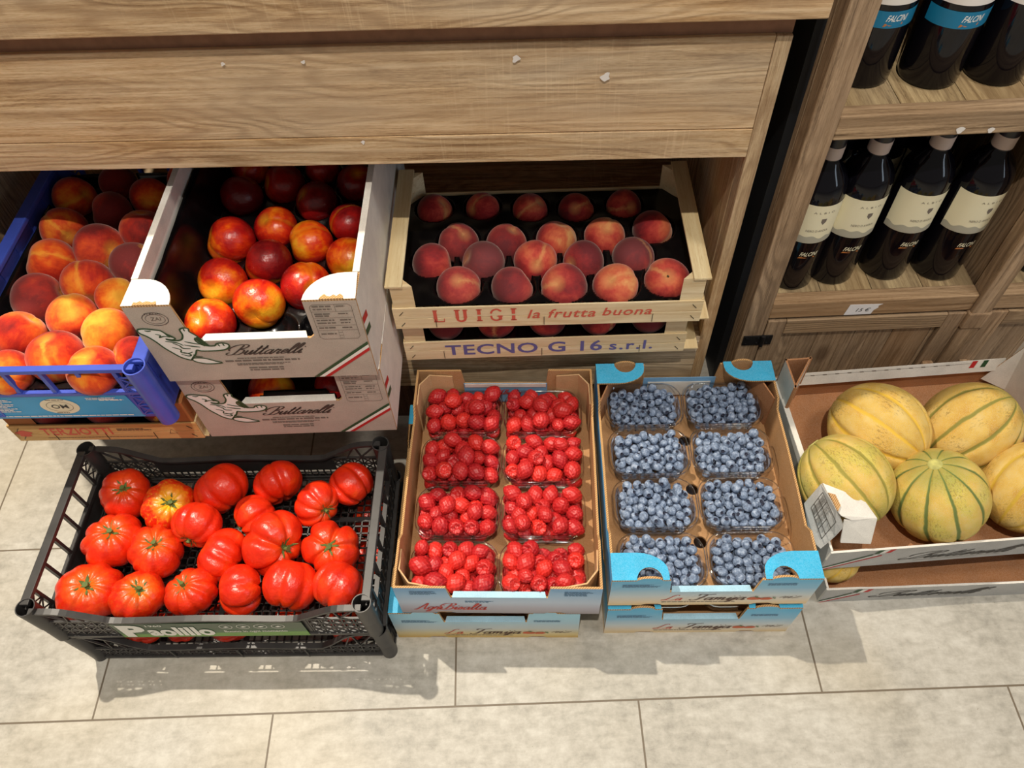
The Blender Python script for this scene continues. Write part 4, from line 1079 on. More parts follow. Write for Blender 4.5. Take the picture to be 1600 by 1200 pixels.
def stone_box(loc, rz, label, W=0.297, D=0.5, H=0.157, Hn=0.086, n0=0.082, n1=0.222, lower=False):
    b = empty('cardboard_box', loc, rz, label, 'cardboard box', 'taupe cardboard fruit boxes with a lion print')
    mats = [M_TAUPE, M_WHITEC, M_CEDGE]; side = [M_WHITEC, M_WHITEC, M_CEDGE]
    fo = [(0, 0), (W, 0), (W, H), (W-0.066, H), (W-0.068, H-0.004), (n1, Hn+0.004), (n1-0.004, Hn), (n0+0.012, Hn), (n0+0.004, Hn+0.004), (n0-0.004, Hn+0.004), (0.060, H), (0, H)]
    fo = [(0, 0), (W, 0), (W, H), (W-0.068, H), (W-0.068, Hn+0.006), (W-0.074, Hn), (0.078, Hn), (0.066, Hn+0.006), (0.062, H), (0, H)]
    m = MB(); m.poly(fo, (0, 0, 0), (1, 0, 0), (0, 0, 1), (0, -1, 0), T, 0, 1, 2); m.build('front_wall', mats, b)
    m = MB(); m.poly(fo, (0, D, 0), (1, 0, 0), (0, 0, 1), (0, 1, 0), T, 0, 1, 2); m.build('back_wall', mats, b)
    for x, n, q in ((0, -1, 0), (W, 1, 1)):
        m = MB(); m.poly([(T, 0), (D-T, 0), (D-T, H), (T, H)], (x, 0, 0), (0, 1, 0), (0, 0, 1), (n, 0, 0), T+0.001, 0, 1, 2)
        wl = m.build('side_wall', side, b)
        m = MB()
        x0, x1 = (0.0, 0.009) if q == 0 else (W-0.009, W)
        m.box(x0, x1, 0.048, D-0.048, H+0.0002, H+0.0022); m.build('folded_top_edge', M_WHITEC, wl)
    m = MB(); m.box(0.002, W-0.002, 0.002, D-0.002, 0.0005, 0.005); m.build('base_sheet', M_KRAFT, b)
    # white quarter-round tabs folded in over the corners, with torn patches
    for sx, L in ((0, 0.062), (1, 0.068)):
        for yy, sg in ((0.0, 1), (D, -1)):
            X = (lambda x: x) if not sx else (lambda x: W-x)
            o = [(0, 0), (L, 0)]+[(0.018+(L-0.018)*math.cos(PI/2*k/8), 0.046*math.sin(PI/2*k/8)) for k in range(1, 9)]+[(0.002, 0.046)]
            m = MB(); m.poly([(X(a), yy+sg*c) for a, c in o], (0, 0, H+0.0032), (1, 0, 0), (0, 1, 0), (0, 0, 1), 0.003, 0, 0, 1)
            tb = m.build('corner_tab', [M_WHITEC, M_CEDGE], b, label='white folded corner tab')
            if sg > 0:
                r2 = random.Random(sx+7)
                m = MB(); m.poly([(X(0.016+0.028*k/7), (0.0004 if True else 0)+(0.003+0.005*r2.random())) for k in range(8)][::1]+[(X(0.046), 0.0), (X(0.015), 0.0)], (0, 0, H+0.0042), (1, 0, 0), (0, 1, 0), (0, 0, 1), 0.0008)
                m.build('torn_patch', M_CEDGE, tb, label='torn patch of bare corrugated card')
    # folded lip of the front notch
    m = MB(); m.poly([(0.074, 0), (W-0.078, 0), (W-0.082, 0.012), (0.080, 0.012)], (0, 0, Hn+0.0016), (1, 0, 0), (0, 1, 0), (0, 0, 1), 0.0014)
    m.build('folded_lip', M_WHITEC, b)
    fr = FRONT()
    cursive('brand_lettering', 'Buttarelli', fr, 0.104, 0.056, 0.021, M_DKINK, b, width=0.098, w=0.085, slant=0.75)
    m = MB(); greek(m, fr, 0.112, 0.047, 0.068, 0.0019, 1, 2, 0.05); greek(m, fr, 0.094, 0.041, 0.103, 0.0034, 1, 3, 0.0); greek(m, fr, 0.108, 0.0355, 0.078, 0.0016, 2, 4, 0.2)
    greek(m, fr, 0.122, 0.025, 0.05, 0.0028, 2, 5, 0.05); m.build('small_print', M_GREYINK, b)
    stripe_band(fr, (W-0.090, 0.001), (W-0.0005, 0.076), 0.0075, b)
    print_table(fr, W-0.061, 0.083, 0.053, 0.068, b, 3, M_GREYINK)
    lion(fr, 0.070, 0.001, 0.046, b)
    m = MB(); m.ribbon(ring2(0.034, 0.134, 0.0165, 0.0125), 0.0008, fr); m.ribbon(ring2(0.034, 0.134, 0.0125, 0.009), 0.0005, fr); m.build('round_seal', M_DKINK, b)
    lettering('seal_lettering', 'ITALIA', fr, 0.024, 0.1425, 0.020, 0.0035, M_DKINK, b)
    lettering('seal_lettering', 'ZAI', fr, 0.0275, 0.131, 0.013, 0.0065, M_GREYINK, b, 0.2)
    # small flag marks on the right side
    fs = ((W, 0, 0), (0, 1, 0), (0, 0, 1), (1, 0, 0))
    for k, mt in enumerate((M_RED, M_WHITEI, M_GREENI)):
        m = MB(); m.flat([(0.004, 0.118-0.012*k), (0.03, 0.106-0.012*k), (0.03, 0.094-0.012*k), (0.004, 0.106-0.012*k)], fs, 0.0006); m.build('flag_stripe', mt, b)
    return b
nect_low = stone_box((-0.4975, 0.668, 0.249), -0.006, 'taupe cardboard box, lower of the two stacked lion-print boxes')
nect_box = stone_box((-0.4990, 0.660, 0.4095), -0.014, 'taupe cardboard box of nectarines, upper of the two stacked lion-print boxes')

# ------------------------------------------------------------------ wooden crates
def wood_crate(loc, rz, label, W, D, H, slat, mx, my, posts=0.034, group=None, side_rail=True, bw=0.026):
    b = empty('wooden_crate', loc, rz, label, 'wooden crate', group)
    hs = slat/2
    for k in range(2):
        m = MB(); m.box(0, W, 0.0, 0.0028, hs*k+0.0004*k, hs*(k+1)-0.0004); m.build('front_slat', mx, b, bevel=0.0005)
        m = MB(); m.box(0, W, D-0.0028, D, hs*k+0.0004*k, hs*(k+1)-0.0004); m.build('back_slat', mx, b, bevel=0.0005)
        for x0 in (0.0, W-0.0028):
            m = MB(); m.box(x0, x0+0.0028, 0.003, D-0.003, hs*k+0.0004*k, hs*(k+1)-0.0004); m.build('side_slat', my, b)
    for sx in (0, 1):
        for sy in (0, 1):
            X = (lambda x: x) if not sx else (lambda x: W-x); Y = (lambda y: y) if not sy else (lambda y: D-y)
            m = MB(); m.poly([(X(0.003), Y(0.003)), (X(0.003+posts), Y(0.003)), (X(0.003), Y(0.003+posts))], (0, 0, H-0.0045), (1, 0, 0), (0, 1, 0), (0, 0, 1), H-0.0055)
            m.build('corner_post', M_POPLAR if side_rail else M_MDF, b)
    if side_rail:
        for x0 in (-0.003, W-bw+0.003):
            m = MB(); m.box(x0, x0+bw, -0.001, D+0.001, H-0.0042, H); m.build('top_rail', my, b, bevel=0.0006)
    m = MB(); k = 0.004
    while k < W-0.03:
        m.box(k, k+0.055, 0.003, D-0.003, 0.0008, 0.0032); k += 0.062
    m.build('base_boards', my, b)
    m = MB()
    def st(x, z, a, L=0.010):
        dx, dz = math.cos(a)*L/2, math.sin(a)*L/2
        m.tube([(x-dx, -0.0006, z-dz), (x+dx, -0.0006, z+dz)], 0.0005, 6)
    for x in (0.013, W-0.013):
        for z in (hs*0.45, hs*1.5): st(x, z, 0.9 if x < W/2 else -0.9)
    for x in (0.065, W*0.49, W-0.075): st(x, hs*0.5, PI/2, 0.018)
    m.build('staple', M_STAPLE, b, label='dark wire staples')
    return b
g = 'stacked pale wooden crates'
LW, LD = 0.478, 0.268
luigi_low = wood_crate((-0.1915, 0.806, 0.249), -0.012, 'pale wooden crate with violet TECNO G 16 s.r.l. print, lower of its stack', 0.468, LD, 0.098, 0.046, M_POPLAR, M_POPLAR_Y, group=g)
lettering('crate_lettering', 'TECNO G 16', FRONT(), 0.068, 0.010, 0.262, 0.027, M_PURPLE, luigi_low, 0, 0.018, 1.05)
lettering('crate_lettering', 's.r.l.', FRONT(), 0.342, 0.010, 0.072, 0.023, M_PURPLE, luigi_low, 0, 0.018, 1.15)
luigi = wood_crate((-0.1935, 0.792, 0.3475), -0.022, 'pale wooden crate of dusky peaches with red LUIGI la frutta buona print', LW, LD, 0.098, 0.048, M_POPLAR, M_POPLAR_Y, group=g)
# stencil serif capitals
def serif_word(name, word, fr, x, y, h, adv, mat, parent):
    m = MB(); a = h
    S_ = {'L': [[(.12,0),(.12,1)], [(0,.03),(.62,.03)], [(.0,.97),(.26,.97)], [(.60,0),(.62,.3)]],
          'U': [[(.16,.28),(.16,1)], [(.0,.97),(.34,.97)], [(.62,.3),(.62,1)], [(.5,.97),(.78,.97)]],
          'I': [[(.2,.0),(.2,.42)], [(.2,.55),(.2,1)], [(.04,.03),(.38,.03)], [(.04,.97),(.38,.97)]],
          'C': [], 'G': [[(.66,.06),(.66,.36)], [(.5,.38),(.8,.38)]]}
    for ch in word:
        for (p, q) in S_[ch]:
            vert = abs(p[0]-q[0]) < 0.08
            w = 0.20*h if vert and ch != '_' else 0.09*h
            if vert and abs(p[1]-q[1]) < 0.32 and ch == 'L': w = 0.05*h
            m.ribbon([(x+p[0]*a, y+p[1]*h), (x+q[0]*a, y+q[1]*h)], w, fr)
        if ch == 'U':
            m.ribbon(sm([(x+.16*a, y+.3*h), (x+.2*a, y+.1*h), (x+.38*a, y+.02*h), (x+.56*a, y+.1*h), (x+.62*a, y+.3*h)], 5), 0.15*h, fr)
        if ch in 'GC':
            m.ribbon(sm([(x+.72*a, y+.78*h), (x+.5*a, y+.97*h), (x+.24*a, y+.88*h), (x+.12*a, y+.62*h)], 5), 0.12*h, fr)
            m.ribbon(sm([(x+.12*a, y+.42*h), (x+.2*a, y+.14*h), (x+.42*a, y+.02*h), (x+.66*a, y+.12*h)], 5), 0.12*h, fr)
        x += adv*(0.62 if ch == 'I' else 1.0)
    return m.build(name, mat, parent)
serif_word('crate_lettering', 'LUIGI', FRONT(), 0.062, 0.015, 0.027, 0.033, M_REDP, luigi)
lettering('crate_lettering', 'la frutta', FRONT(), 0.208, 0.018, 0.105, 0.020, M_REDP, luigi, 0.28, 0.012, 1.1)
lettering('crate_lettering', 'buona', FRONT(), 0.324, 0.020, 0.076, 0.018, M_REDP, luigi, 0.28, 0.012, 1.1)

terz = wood_crate((-0.8080, 0.675, 0.2485), -0.03, 'yellowed wooden crate with faded red print under the blue plastic crate', 0.30, 0.46, 0.098, 0.044, M_POPLAR_OLD, M_POPLAR_Y, 0.045, g, False)
lettering('crate_lettering', 'TERZIOTTI', FRONT(), 0.048, 0.016, 0.112, 0.020, M_REDP, terz, 0.0, 0.02, 1.05)
m = MB(); m.flat([(0.018+0.012*math.cos(a)*(1+.3*math.sin(5*a)), 0.022+0.009*math.sin(a)) for a in [2*PI*k/20 for k in range(20)]], FRONT(), 0.0005)
m.build('crate_emblem', M_REDP, terz)
m = MB(); greek(m, FRONT(), 0.170, 0.030, 0.06, 0.002, 2, 2); greek(m, FRONT(), 0.050, 0.008, 0.19, 0.0012, 1, 3)
m.ribbon([(0.250, 0.016), (0.256, 0.028), (0.262, 0.016), (0.250, 0.016)], 0.001, FRONT()); m.build('small_print', M_BROWNINK, terz)

# ------------------------------------------------------------------ plastic crates
def lattice(m, O, u, v, n, U, V_, cell, t=0.002, w=0.0022, diag=False):
    """open lattice panel U x V_ on a frame"""
    O, u, v, n = [Vector(q) for q in (O, u, v, n)]
    nu = max(1, round(U/cell)); nv = max(1, round(V_/cell))
    for i in range(nu+1):
        p = O+u*(U*i/nu); m.bar(p, p+v*V_, w, t, n)
    for j in range(nv+1):
        p = O+v*(V_*j/nv); m.bar(p, p+u*U, w, t, n)
    if diag:
        for i in range(nu):
            for j in range(nv):
                a = O+u*(U*i/nu)+v*(V_*j/nv); b_ = a+u*(U/nu)+v*(V_/nv); c = a+u*(U/nu); d = a+v*(V_/nv)
                m.bar(a, b_, w*0.8, t*0.8, n); m.bar(c, d, w*0.8, t*0.8, n)

def black_crate(loc, rz, label, W=0.50, D=0.285, H=0.1135, sticker=True):
    b = empty('plastic_crate', loc, rz, label, 'plastic crate', 'stacked black plastic crates')
    mt = M_BLKPL; Hm = 0.066 if sticker else 0.045; e = 0.100
    # base mesh
    m = MB(); lattice(m, (0.012, 0.012, 0.005), (1, 0, 0), (0, 1, 0), (0, 0, 1), W-0.024, D-0.024, 0.0125, 0.003, 0.0022)
    for x in (0.11, 0.25, 0.39): m.box(x-0.004, x+0.004, 0.01, D-0.01, 0.002, 0.0068)
    for y in (0.09, 0.19): m.box(0.01, W-0.01, y-0.004, y+0.004, 0.002, 0.0069)
    m.build('base_grid', mt, b)
    for sy in (0, 1):   # long walls with the dropped middle rail
        y = 0.004 if not sy else D-0.004; n = (0, -1 if not sy else 1, 0)
        m = MB()
        rail = sm([(0.012, H-0.006), (0.055, H-0.010), (e, Hm+0.010), (e+0.03, Hm), (W/2, Hm+0.006), (W-e-0.03, Hm), (W-e, Hm+0.010), (W-0.055, H-0.010), (W-0.012, H-0.006)], 5)
        V = []
        for x, z in rail:
            V += [(x, y-0.0045, z-0.005), (x, y+0.0045, z-0.005), (x, y+0.0045, z), (x, y-0.0045, z)]
        m.add(V, [(4*i+k, 4*i+(k+1) % 4, 4*i+4+(k+1) % 4, 4*i+4+k) for i in range(len(rail)-1) for k in range(4)])
        m.build('rim_rail', mt, b)
        m = MB(); m.box(0.012, W-0.012, y-0.0035, y+0.0035, 0.0, 0.007)
        for x0, x1 in ((0.016, e), (W-e, W-0.016)):
            lattice(m, (x0, y, 0.007), (1, 0, 0), (0, 0, 1), n, x1-x0, Hm-0.010, 0.018, 0.002, 0.0022, True)
        for sx in (0, 1):   # sloping ends: triangulated openings
            X = (lambda q: q) if not sx else (lambda q: W-q)
            m.bar((X(0.02), y, H-0.012), (X(0.05), y, Hm), 0.002, 0.003, n); m.bar((X(0.05), y, Hm), (X(0.056), y, H-0.014), 0.002, 0.003, n)
            m.bar((X(0.056), y, H-0.014), (X(0.075), y, Hm-0.004), 0.002, 0.003, n); m.bar((X(0.016), y, Hm-0.002), (X(e), y, Hm-0.002), 0.003, 0.003, n)
        if sticker and sy == 0: m.box(e+0.002, W-e-0.002, y-0.001, y+0.0015, 0.006, Hm-0.003)
        elif sy == 1:
            m.box(e, W-e, y-0.001, y+0.0015, 0.028, Hm-0.003); lattice(m, (e, y, 0.006), (1, 0, 0), (0, 0, 1), n, W-2*e, 0.022, 0.011, 0.002, 0.002)
        else:
            lattice(m, (e, y, 0.007), (1, 0, 0), (0, 0, 1), n, W-2*e, Hm-0.024, 0.013, 0.002, 0.003, False)
            for x in (0.14, 0.25, 0.36): m.box(x-0.0015, x+0.0015, y-0.004, y+0.001, 0.0, Hm-0.008)
        m.build('long_wall', mt, b)
    for sx in (0, 1):   # short walls with windows under a straight rim
        x = 0.005 if not sx else W-0.005; n = (-1 if not sx else 1, 0, 0)
        m = MB(); m.box(x-0.0065, x+0.0065, 0.012, D-0.012, H-0.009, H-0.001); m.build('rim_rail', mt, b, bevel=0.001)
        m = MB(); m.box(x-0.0015, x+0.0015, 0.012, D-0.012, 0.004, 0.044); m.box(x-0.0035, x+0.0035, 0.012, D-0.012, 0.0, 0.006); m.box(x-0.0035, x+0.0035, 0.012, D-0.012, 0.044, 0.049)
        k = 0.045
        for i in range(6):
            yy = 0.038+(D-0.076)*i/5; m.box(x-0.003, x+0.003, yy-0.0025, yy+0.0025, 0.048, H-0.008)
        for y0 in (0.010, D-0.038): lattice(m, (x, y0, 0.052), (0, 1, 0), (0, 0, 1), n, 0.028, H-0.062, 0.028, 0.002, 0.0024, True)
        if sx:
            for i in range(13): yy = 0.03+(D-0.06)*i/12; m.box(x+0.001, x+0.005, yy-0.001, yy+0.001, 0.006, 0.046)
        m.build('short_wall', mt, b)
    for sx in (0, 1):
        for sy in (0, 1):
            cx = 0.010 if not sx else W-0.010; cy = 0.008 if not sy else D-0.008
            m = MB(); m.lathe([(0.0125, 0.0), (0.0125, 0.003), (0.0118, H*0.45), (0.0128, H*0.46), (0.0138, H+0.0005), (0.0124, H+0.0005), (0.0112, 0.02), (0.0, 0.018)], 24, (cx, cy, 0))
            m.build('corner_tube', mt, b, smooth=40)
    if sticker:
        fr = ((0, 0.0005, 0), (1, 0, 0), (0, 0, 1), (0, -1, 0)); x0, x1 = e+0.008, W-e-0.008
        m = MB(); m.poly([(x0, 0.003), (x1, 0.003), (x1, Hm-0.0055), (x0, Hm-0.0055)], (0, -0.0002, 0), (1, 0, 0), (0, 0, 1), (0, -1, 0), 0.0007)
        t = NT('green_sticker'); z = t.sep(t.coord())[2]
        xx = t.sep(t.coord())[0]
        f = t.math('ADD', t.math('MULTIPLY', t.math('SUBTRACT', z, 0.010), 22.0), t.math('MULTIPLY', xx, -0.5))
        t.base(t.ramp(f, [(0.0, lin((96, 150, 44))), (0.12, lin((52, 96, 50))), (0.5, lin((40, 72, 44)))])); t.pr(Roughness=0.3)
        sk = m.build('green_sticker', t.mat, b, label='green paper strip with white lettering')
        fr = ((0, -0.0004, 0), (1, 0, 0), (0, 0, 1), (0, -1, 0))
        lettering('sticker_lettering', 'P', fr, x0+0.007, 0.007, 0.038, 0.050, M_WHITEI, sk, 0, 0.055)
        lettering('sticker_lettering', 'aolillo', fr, x0+0.046, 0.010, 0.100, 0.038, M_WHITEI, sk, 0, 0.04, 1.0)
        lettering('sticker_lettering', '1960', fr, x0+0.052, 0.050, 0.024, 0.007, M_WHITEI, sk, 0, 0.01)
        lettering('sticker_lettering', 'Buono in ogni momento', fr, x0+0.162, 0.020, 0.095, 0.011, M_WHITEI, sk, 0, 0.008)
        m = MB()
        for k in range(4):
            cx = x0+0.170+0.026*k
            m.ribbon(ring2(cx, 0.0465, 0.0095, 0.0085, 20), 0.0009, fr); m.flat([(cx-0.0045, 0.0455), (cx-0.001, 0.043), (cx+0.005, 0.0455), (cx+0.001, 0.0495)], fr, 0.0005)
        m.build('sticker_icons', M_WHITEI, sk)
    return b
BLW, BLD = 0.502, 0.279
tom_low = black_crate((-0.7260, 0.4000, 0.0), -0.0274, 'black plastic crate of tomatoes on the floor, lower of the two', BLW, BLD, 0.1135, False)
tom_box = black_crate((-0.7294, 0.3975, 0.1145), -0.0274, 'black plastic crate of ribbed tomatoes with green sticker, upper of the two', BLW, BLD, 0.1135, True)

def blue_crate(loc, rz, label, W=0.285, D=0.46, H=0.122):
    b = empty('plastic_crate', loc, rz, label, 'plastic crate'); mt = M_BLUEPL
    m = MB(); lattice(m, (0.012, 0.012, 0.005), (1, 0, 0), (0, 1, 0), (0, 0, 1), W-0.024, D-0.024, 0.016, 0.003, 0.0025); m.build('base_grid', mt, b)
    for sy in (0, 1):
        y = 0.004 if not sy else D-0.004
        m = MB(); m.box(0.010, W-0.010, y-0.004, y+0.006, H-0.011, H-0.003); m.build('rim_rail', mt, b, bevel=0.001)
        m = MB(); m.box(0.010, W-0.010, y-0.0015, y+0.0015, 0.002, 0.064); m.box(0.01, W-0.01, y-0.004, y+0.003, 0.060, 0.066)
        for k in range(5): x = 0.040+(W-0.080)*k/4; m.box(x-0.003, x+0.003, y-0.003, y+0.003, 0.064, H-0.009)
        for x0 in (0.014, W-0.040): lattice(m, (x0, y-0.0025, 0.010), (1, 0, 0), (0, 0, 1), (0, -1, 0), 0.024, 0.088, 0.022, 0.002, 0.0024, True)
        m.build('short_wall', mt, b)
    for sx in (0, 1):
        x = 0.005 if not sx else W-0.005
        m = MB(); m.box(x-0.011, x+0.009, 0.012, D-0.012, H-0.010, H-0.001); m.build('rim_rail', mt, b, bevel=0.002)
        m = MB(); m.box(x-0.0015, x+0.0015, 0.012, D-0.012, 0.002, H-0.006)
        for k in range(8): yy = 0.03+(D-0.06)*k/7; m.box(x-0.003, x+0.003, yy-0.004, yy+0.004, 0.066, H-0.008)
        m.build('long_wall', mt, b)
    for sx in (0, 1):
        for sy in (0, 1):
            cx = 0.006 if not sx else W-0.006; cy = 0.002 if not sy else D-0.002
            m = MB(); m.lathe([(0.0145, 0.0), (0.0145, 0.002), (0.0155, H+0.002), (0.0135, H+0.002), (0.012, 0.03), (0.0, 0.028)], 28, (cx, cy, 0)); m.build('corner_tube', mt, b, smooth=40)
    fr = ((0, -0.0001, 0), (1, 0, 0), (0, 0, 1), (0, -1, 0))
    m = MB(); m.poly([(0.008, 0.004), (W-0.040, 0.004), (W-0.048, 0.058), (0.006, 0.058)], (0, 0.0015, 0), (1, 0, 0), (0, 0, 1), (0, -1, 0), 0.0008)
    fl = m.build('paper_label', plain('light_blue_label_paper', (44, 158, 214), 0.4, var=0.06, scale=20), b, label='light blue paper label with cream oval OM')
    fr = ((0, 0.0012, 0), (1, 0, 0), (0, 0, 1), (0, -1, 0))
    m = MB(); m.flat([(0.132+0.028*math.cos(a)*1, 0.034+0.019*math.sin(a)) for a in [2*PI*k/32 for k in range(32)]], fr); sl = m.build('oval_seal', M_CREAMLAB, fl)
    m = MB(); m.ribbon(ring2(0.132, 0.034, 0.019, 0.0125), 0.0006, fr, 0.0008); greek(m, fr, 0.118, 0.049, 0.028, 0.0018, 1, 1); greek(m, fr, 0.120, 0.017, 0.026, 0.0018, 1, 2); m.build('seal_ring', M_GREYINK, sl)
    lettering('seal_lettering', 'OM', fr, 0.120, 0.029, 0.024, 0.010, M_DKINK, sl, 0, 0.01, off=0.0009)
    m = MB(); greek(m, fr, 0.010, 0.050, 0.06, 0.002, 9, 7); greek(m, fr, 0.178, 0.052, 0.05, 0.0018, 2, 9); greek(m, fr, 0.196, 0.0465, 0.035, 0.0028, 1, 9, 0)
    greek(m, fr, 0.02, 0.0085, 0.21, 0.0024, 1, 4, 0); m.build('label_small_print', M_WHITEI, fl)
    return b
peach_box = blue_crate((-0.7980, 0.6470, 0.3485), -0.03, 'blue plastic crate of ripe peaches on the left of the shelf')

# ------------------------------------------------------------------ fruit meshes (unit radius)
def uv_fruit(name, fn, nu=56, nv=40, mat=None):
    m = MB(); V = []
    for j in range(nv+1):
        th = PI*j/nv
        for i in range(nu):
            ph = 2*PI*i/nu
            V.append(fn(th, ph))
    F = [(j*nu+i, (j+1)*nu+i, (j+1)*nu+(i+1) % nu, j*nu+(i+1) % nu) for j in range(nv) for i in range(nu)]
    m.add(V, F); me = m.mesh(name, mat, 180)
    bm = bmesh.new(); bm.from_mesh(me); bmesh.ops.remove_doubles(bm, verts=bm.verts, dist=1e-5); bm.to_mesh(me); bm.free()
    return me
def wrapd(a): return (a+PI) % (2*PI)-PI
def peach_fn(s):
    def f(th, ph):
        r = 1-0.17*math.exp(-(th/0.33)**2)-0.055*math.exp(-(wrapd(ph)/0.16)**2)*math.sin(th)**0.7*(1 if th < 2.4 else max(0, (PI-th)/0.74))
        r += 0.015*math.sin(3*ph+s)*math.sin(th)+0.02*math.exp(-((PI-th)/0.25)**2)
        r *= 1+0.02*math.sin(ph-0.6+s)*math.sin(th)
        return (r*math.sin(th)*math.cos(ph), r*math.sin(th)*math.sin(ph), r*math.cos(th)*0.94)
    return f
PEACH = [uv_fruit('peach', peach_fn(s), mat=M_PEACH) for s in (0, 2.1)]
PEACH2 = [uv_fruit('peach', peach_fn(s), mat=M_PEACH2) for s in (0.5, 3.0)]
NECT = [uv_fruit('nectarine', peach_fn(s), mat=M_NECT) for s in (1.0, 4.0)]
m = MB(); m.tube([(0, 0, 0.76), (0.02, 0.0, 0.84), (0.03, 0.01, 0.88)], [0.05, 0.04, 0.045], 8); STEM = m.mesh('stem', M_STEM, 40)

def tomato_fn(s, k, depth, flat):
    rr = random.Random(s); offs = sorted([2*PI*i/k+rr.uniform(-0.22, 0.22) for i in range(k)]); dp = [depth*rr.uniform(0.55, 1.25) for _ in offs]
    wd = [0.13+0.08*rr.random() for _ in offs]; e1, e2 = rr.uniform(0, 6.28), rr.uniform(0, 6.28)
    def f(th, ph):
        g = sum(d*math.exp(-(wrapd(ph-o)/w)**2) for o, d, w in zip(offs, dp, wd))
        env = (math.sin(th)**0.6)*(1.0 if th < 1.5 else max(0.25, 1-(th-1.5)*0.55))+0.25*math.exp(-((th-0.45)/0.3)**2)
        r = 1-g*env-0.30*math.exp(-(th/0.30)**2)-0.10*math.exp(-((PI-th)/0.35)**2)
        r *= 1+0.05*math.cos(2*(ph-e1))*math.sin(th)+0.04*math.cos(ph-e2)*math.sin(th)
        return (r*math.sin(th)*math.cos(ph), r*math.sin(th)*math.sin(ph), r*math.cos(th)*flat)
    return f
TOM = {'fine': uv_fruit('tomato', tomato_fn(1, 11, 0.07, 0.80), 96, 48, M_TOM), 'mid': uv_fruit('tomato', tomato_fn(2, 8, 0.11, 0.82), 96, 48, M_TOM),
       'deep': uv_fruit('tomato', tomato_fn(3, 5, 0.22, 0.80), 96, 48, M_TOM), 'lobed': uv_fruit('tomato', tomato_fn(4, 6, 0.16, 0.92), 96, 48, M_TOM)}
def calyx_mesh():
    m = MB(); rr = random.Random(5)
    for k in range(6):
        a = 2*PI*k/6+rr.uniform(-.2, .2); L = rr.uniform(0.26, 0.42); z0 = 0.56
        c, s = math.cos(a), math.sin(a)
        pts = [(0.03, 0.07, z0), (0.5*L, 0.062, z0+0.06), (L, 0.008, z0+0.11+0.10*rr.random())]
        V = []
        for r, w, z in pts: V += [(c*r-s*w, s*r+c*w, z), (c*r+s*w, s*r-c*w, z), (c*r, s*r, z+0.02)]
        m.add(V, [(0, 3, 5, 2), (2, 5, 4, 1), (3, 6, 8, 5), (5, 8, 7, 4)])
    m.tube([(0, 0, 0.52), (0, 0.0, 0.64), (0.03, 0.01, 0.76)], [0.10, 0.075, 0.085], 10)
    return m.mesh('calyx', M_CALYX, 50)
CAL = calyx_mesh()
def melon_fn(th, ph):
    c = (0.5+0.5*math.cos(10*ph))
    r = 1-0.045*c**6*math.sin(th)**0.5-0.03*math.exp(-(th/0.16)**2)
    return (r*math.sin(th)*math.cos(ph), r*math.sin(th)*math.sin(ph), r*math.cos(th)*1.08)
MELON = uv_fruit('melon', melon_fn, 160, 60, M_MELON)
m = MB(); m.lathe([(0.0, 1.078), (0.10, 1.08), (0.14, 1.072), (0.15, 1.05)], 24); SCAR = m.mesh('stem_scar', M_SCAR, 60)

def place_fruit(name, me, px, py, z, rpx, label, cat, group, col, direction=None, stem=None, rr=random, up=0.6, sq=1.0, size=None):
    p = at(px, py, z); r = size or rpx/(CAM_F*1000)*depth(p)
    o = bpy.data.objects.new(name, me); COL.objects.link(o)
    o.location = p; o.scale = (r, r, r*sq); o.rotation_mode = 'QUATERNION'
    if direction is not None: q = direction.to_track_quat('Z', 'Y') @ Quaternion((0, 0, 1), rr.uniform(0, 2*PI))
    else: q = randq(rr, up)
    o.rotation_quaternion = q; o.color = tuple(col)+(1,)
    tag(o, label, cat, group)
    if stem is not None:
        c = bpy.data.objects.new(stem[0], stem[1]); COL.objects.link(c); c.parent = o
    return o, p, r
def toward(px, py, z, sx, sy, rpx):
    """unit vector from a fruit's centre to the point of its skin seen at pixel (sx, sy)"""
    c = at(px, py, z); r = rpx/(CAM_F*1000)*depth(c); d = ray(sx, sy).normalized(); oc = CAM-c
    b = oc.dot(d); disc = b*b-(oc.length_squared-r*r)
    t = -b-math.sqrt(disc) if disc > 0 else -b
    return (CAM+d*t-c).normalized()
def rows_label(rows):
    for j, row in enumerate(rows):
        for i, f in enumerate(row): yield j, i, len(row), f
def pos_words(j, nrows, i, n, where):
    rw = 'front row' if j == 0 else ('back row' if j == nrows-1 else f'{ordn(j)} row from the front')
    return f'{rw}, {ordn(i)} from left {where}'

# peaches in the blue crate: (px, py, radius px, blush, dull)
PZ = 0.4270
peach_rows = [
 [(15, 582, 36, .62, 0), (88, 558, 43, .50, 0), (148, 579, 40, .62, 0), (207, 556, 31, .50, 0)],
 [(33, 525, 40, .68, 0), (170, 520, 40, .72, 0)],
 [(62, 468, 41, .42, .4), (115, 497, 38, .64, .1), (183, 466, 32, .80, 0)],
 [(82, 412, 39, .52, 0), (138, 443, 39, .52, .1), (210, 413, 36, .30, .5), (247, 427, 32, .50, 0)],
 [(102, 360, 35, .48, .1), (157, 388, 39, .50, .2), (225, 361, 35, .45, .2), (266, 383, 30, .62, .1)],
 [(117, 310, 33, .50, 0), (175, 331, 32, .30, .3), (235, 309, 30, .56, 0), (279, 328, 29, .48, 0)],
 [(185, 286, 28, .40, .1), (290, 282, 27, .46, 0)],
]
rr = random.Random(5)
def tone(bl, kind):
    return 'golden orange' if bl >= .62 else 'orange red' if bl >= .47 else 'dark red'
PF = []
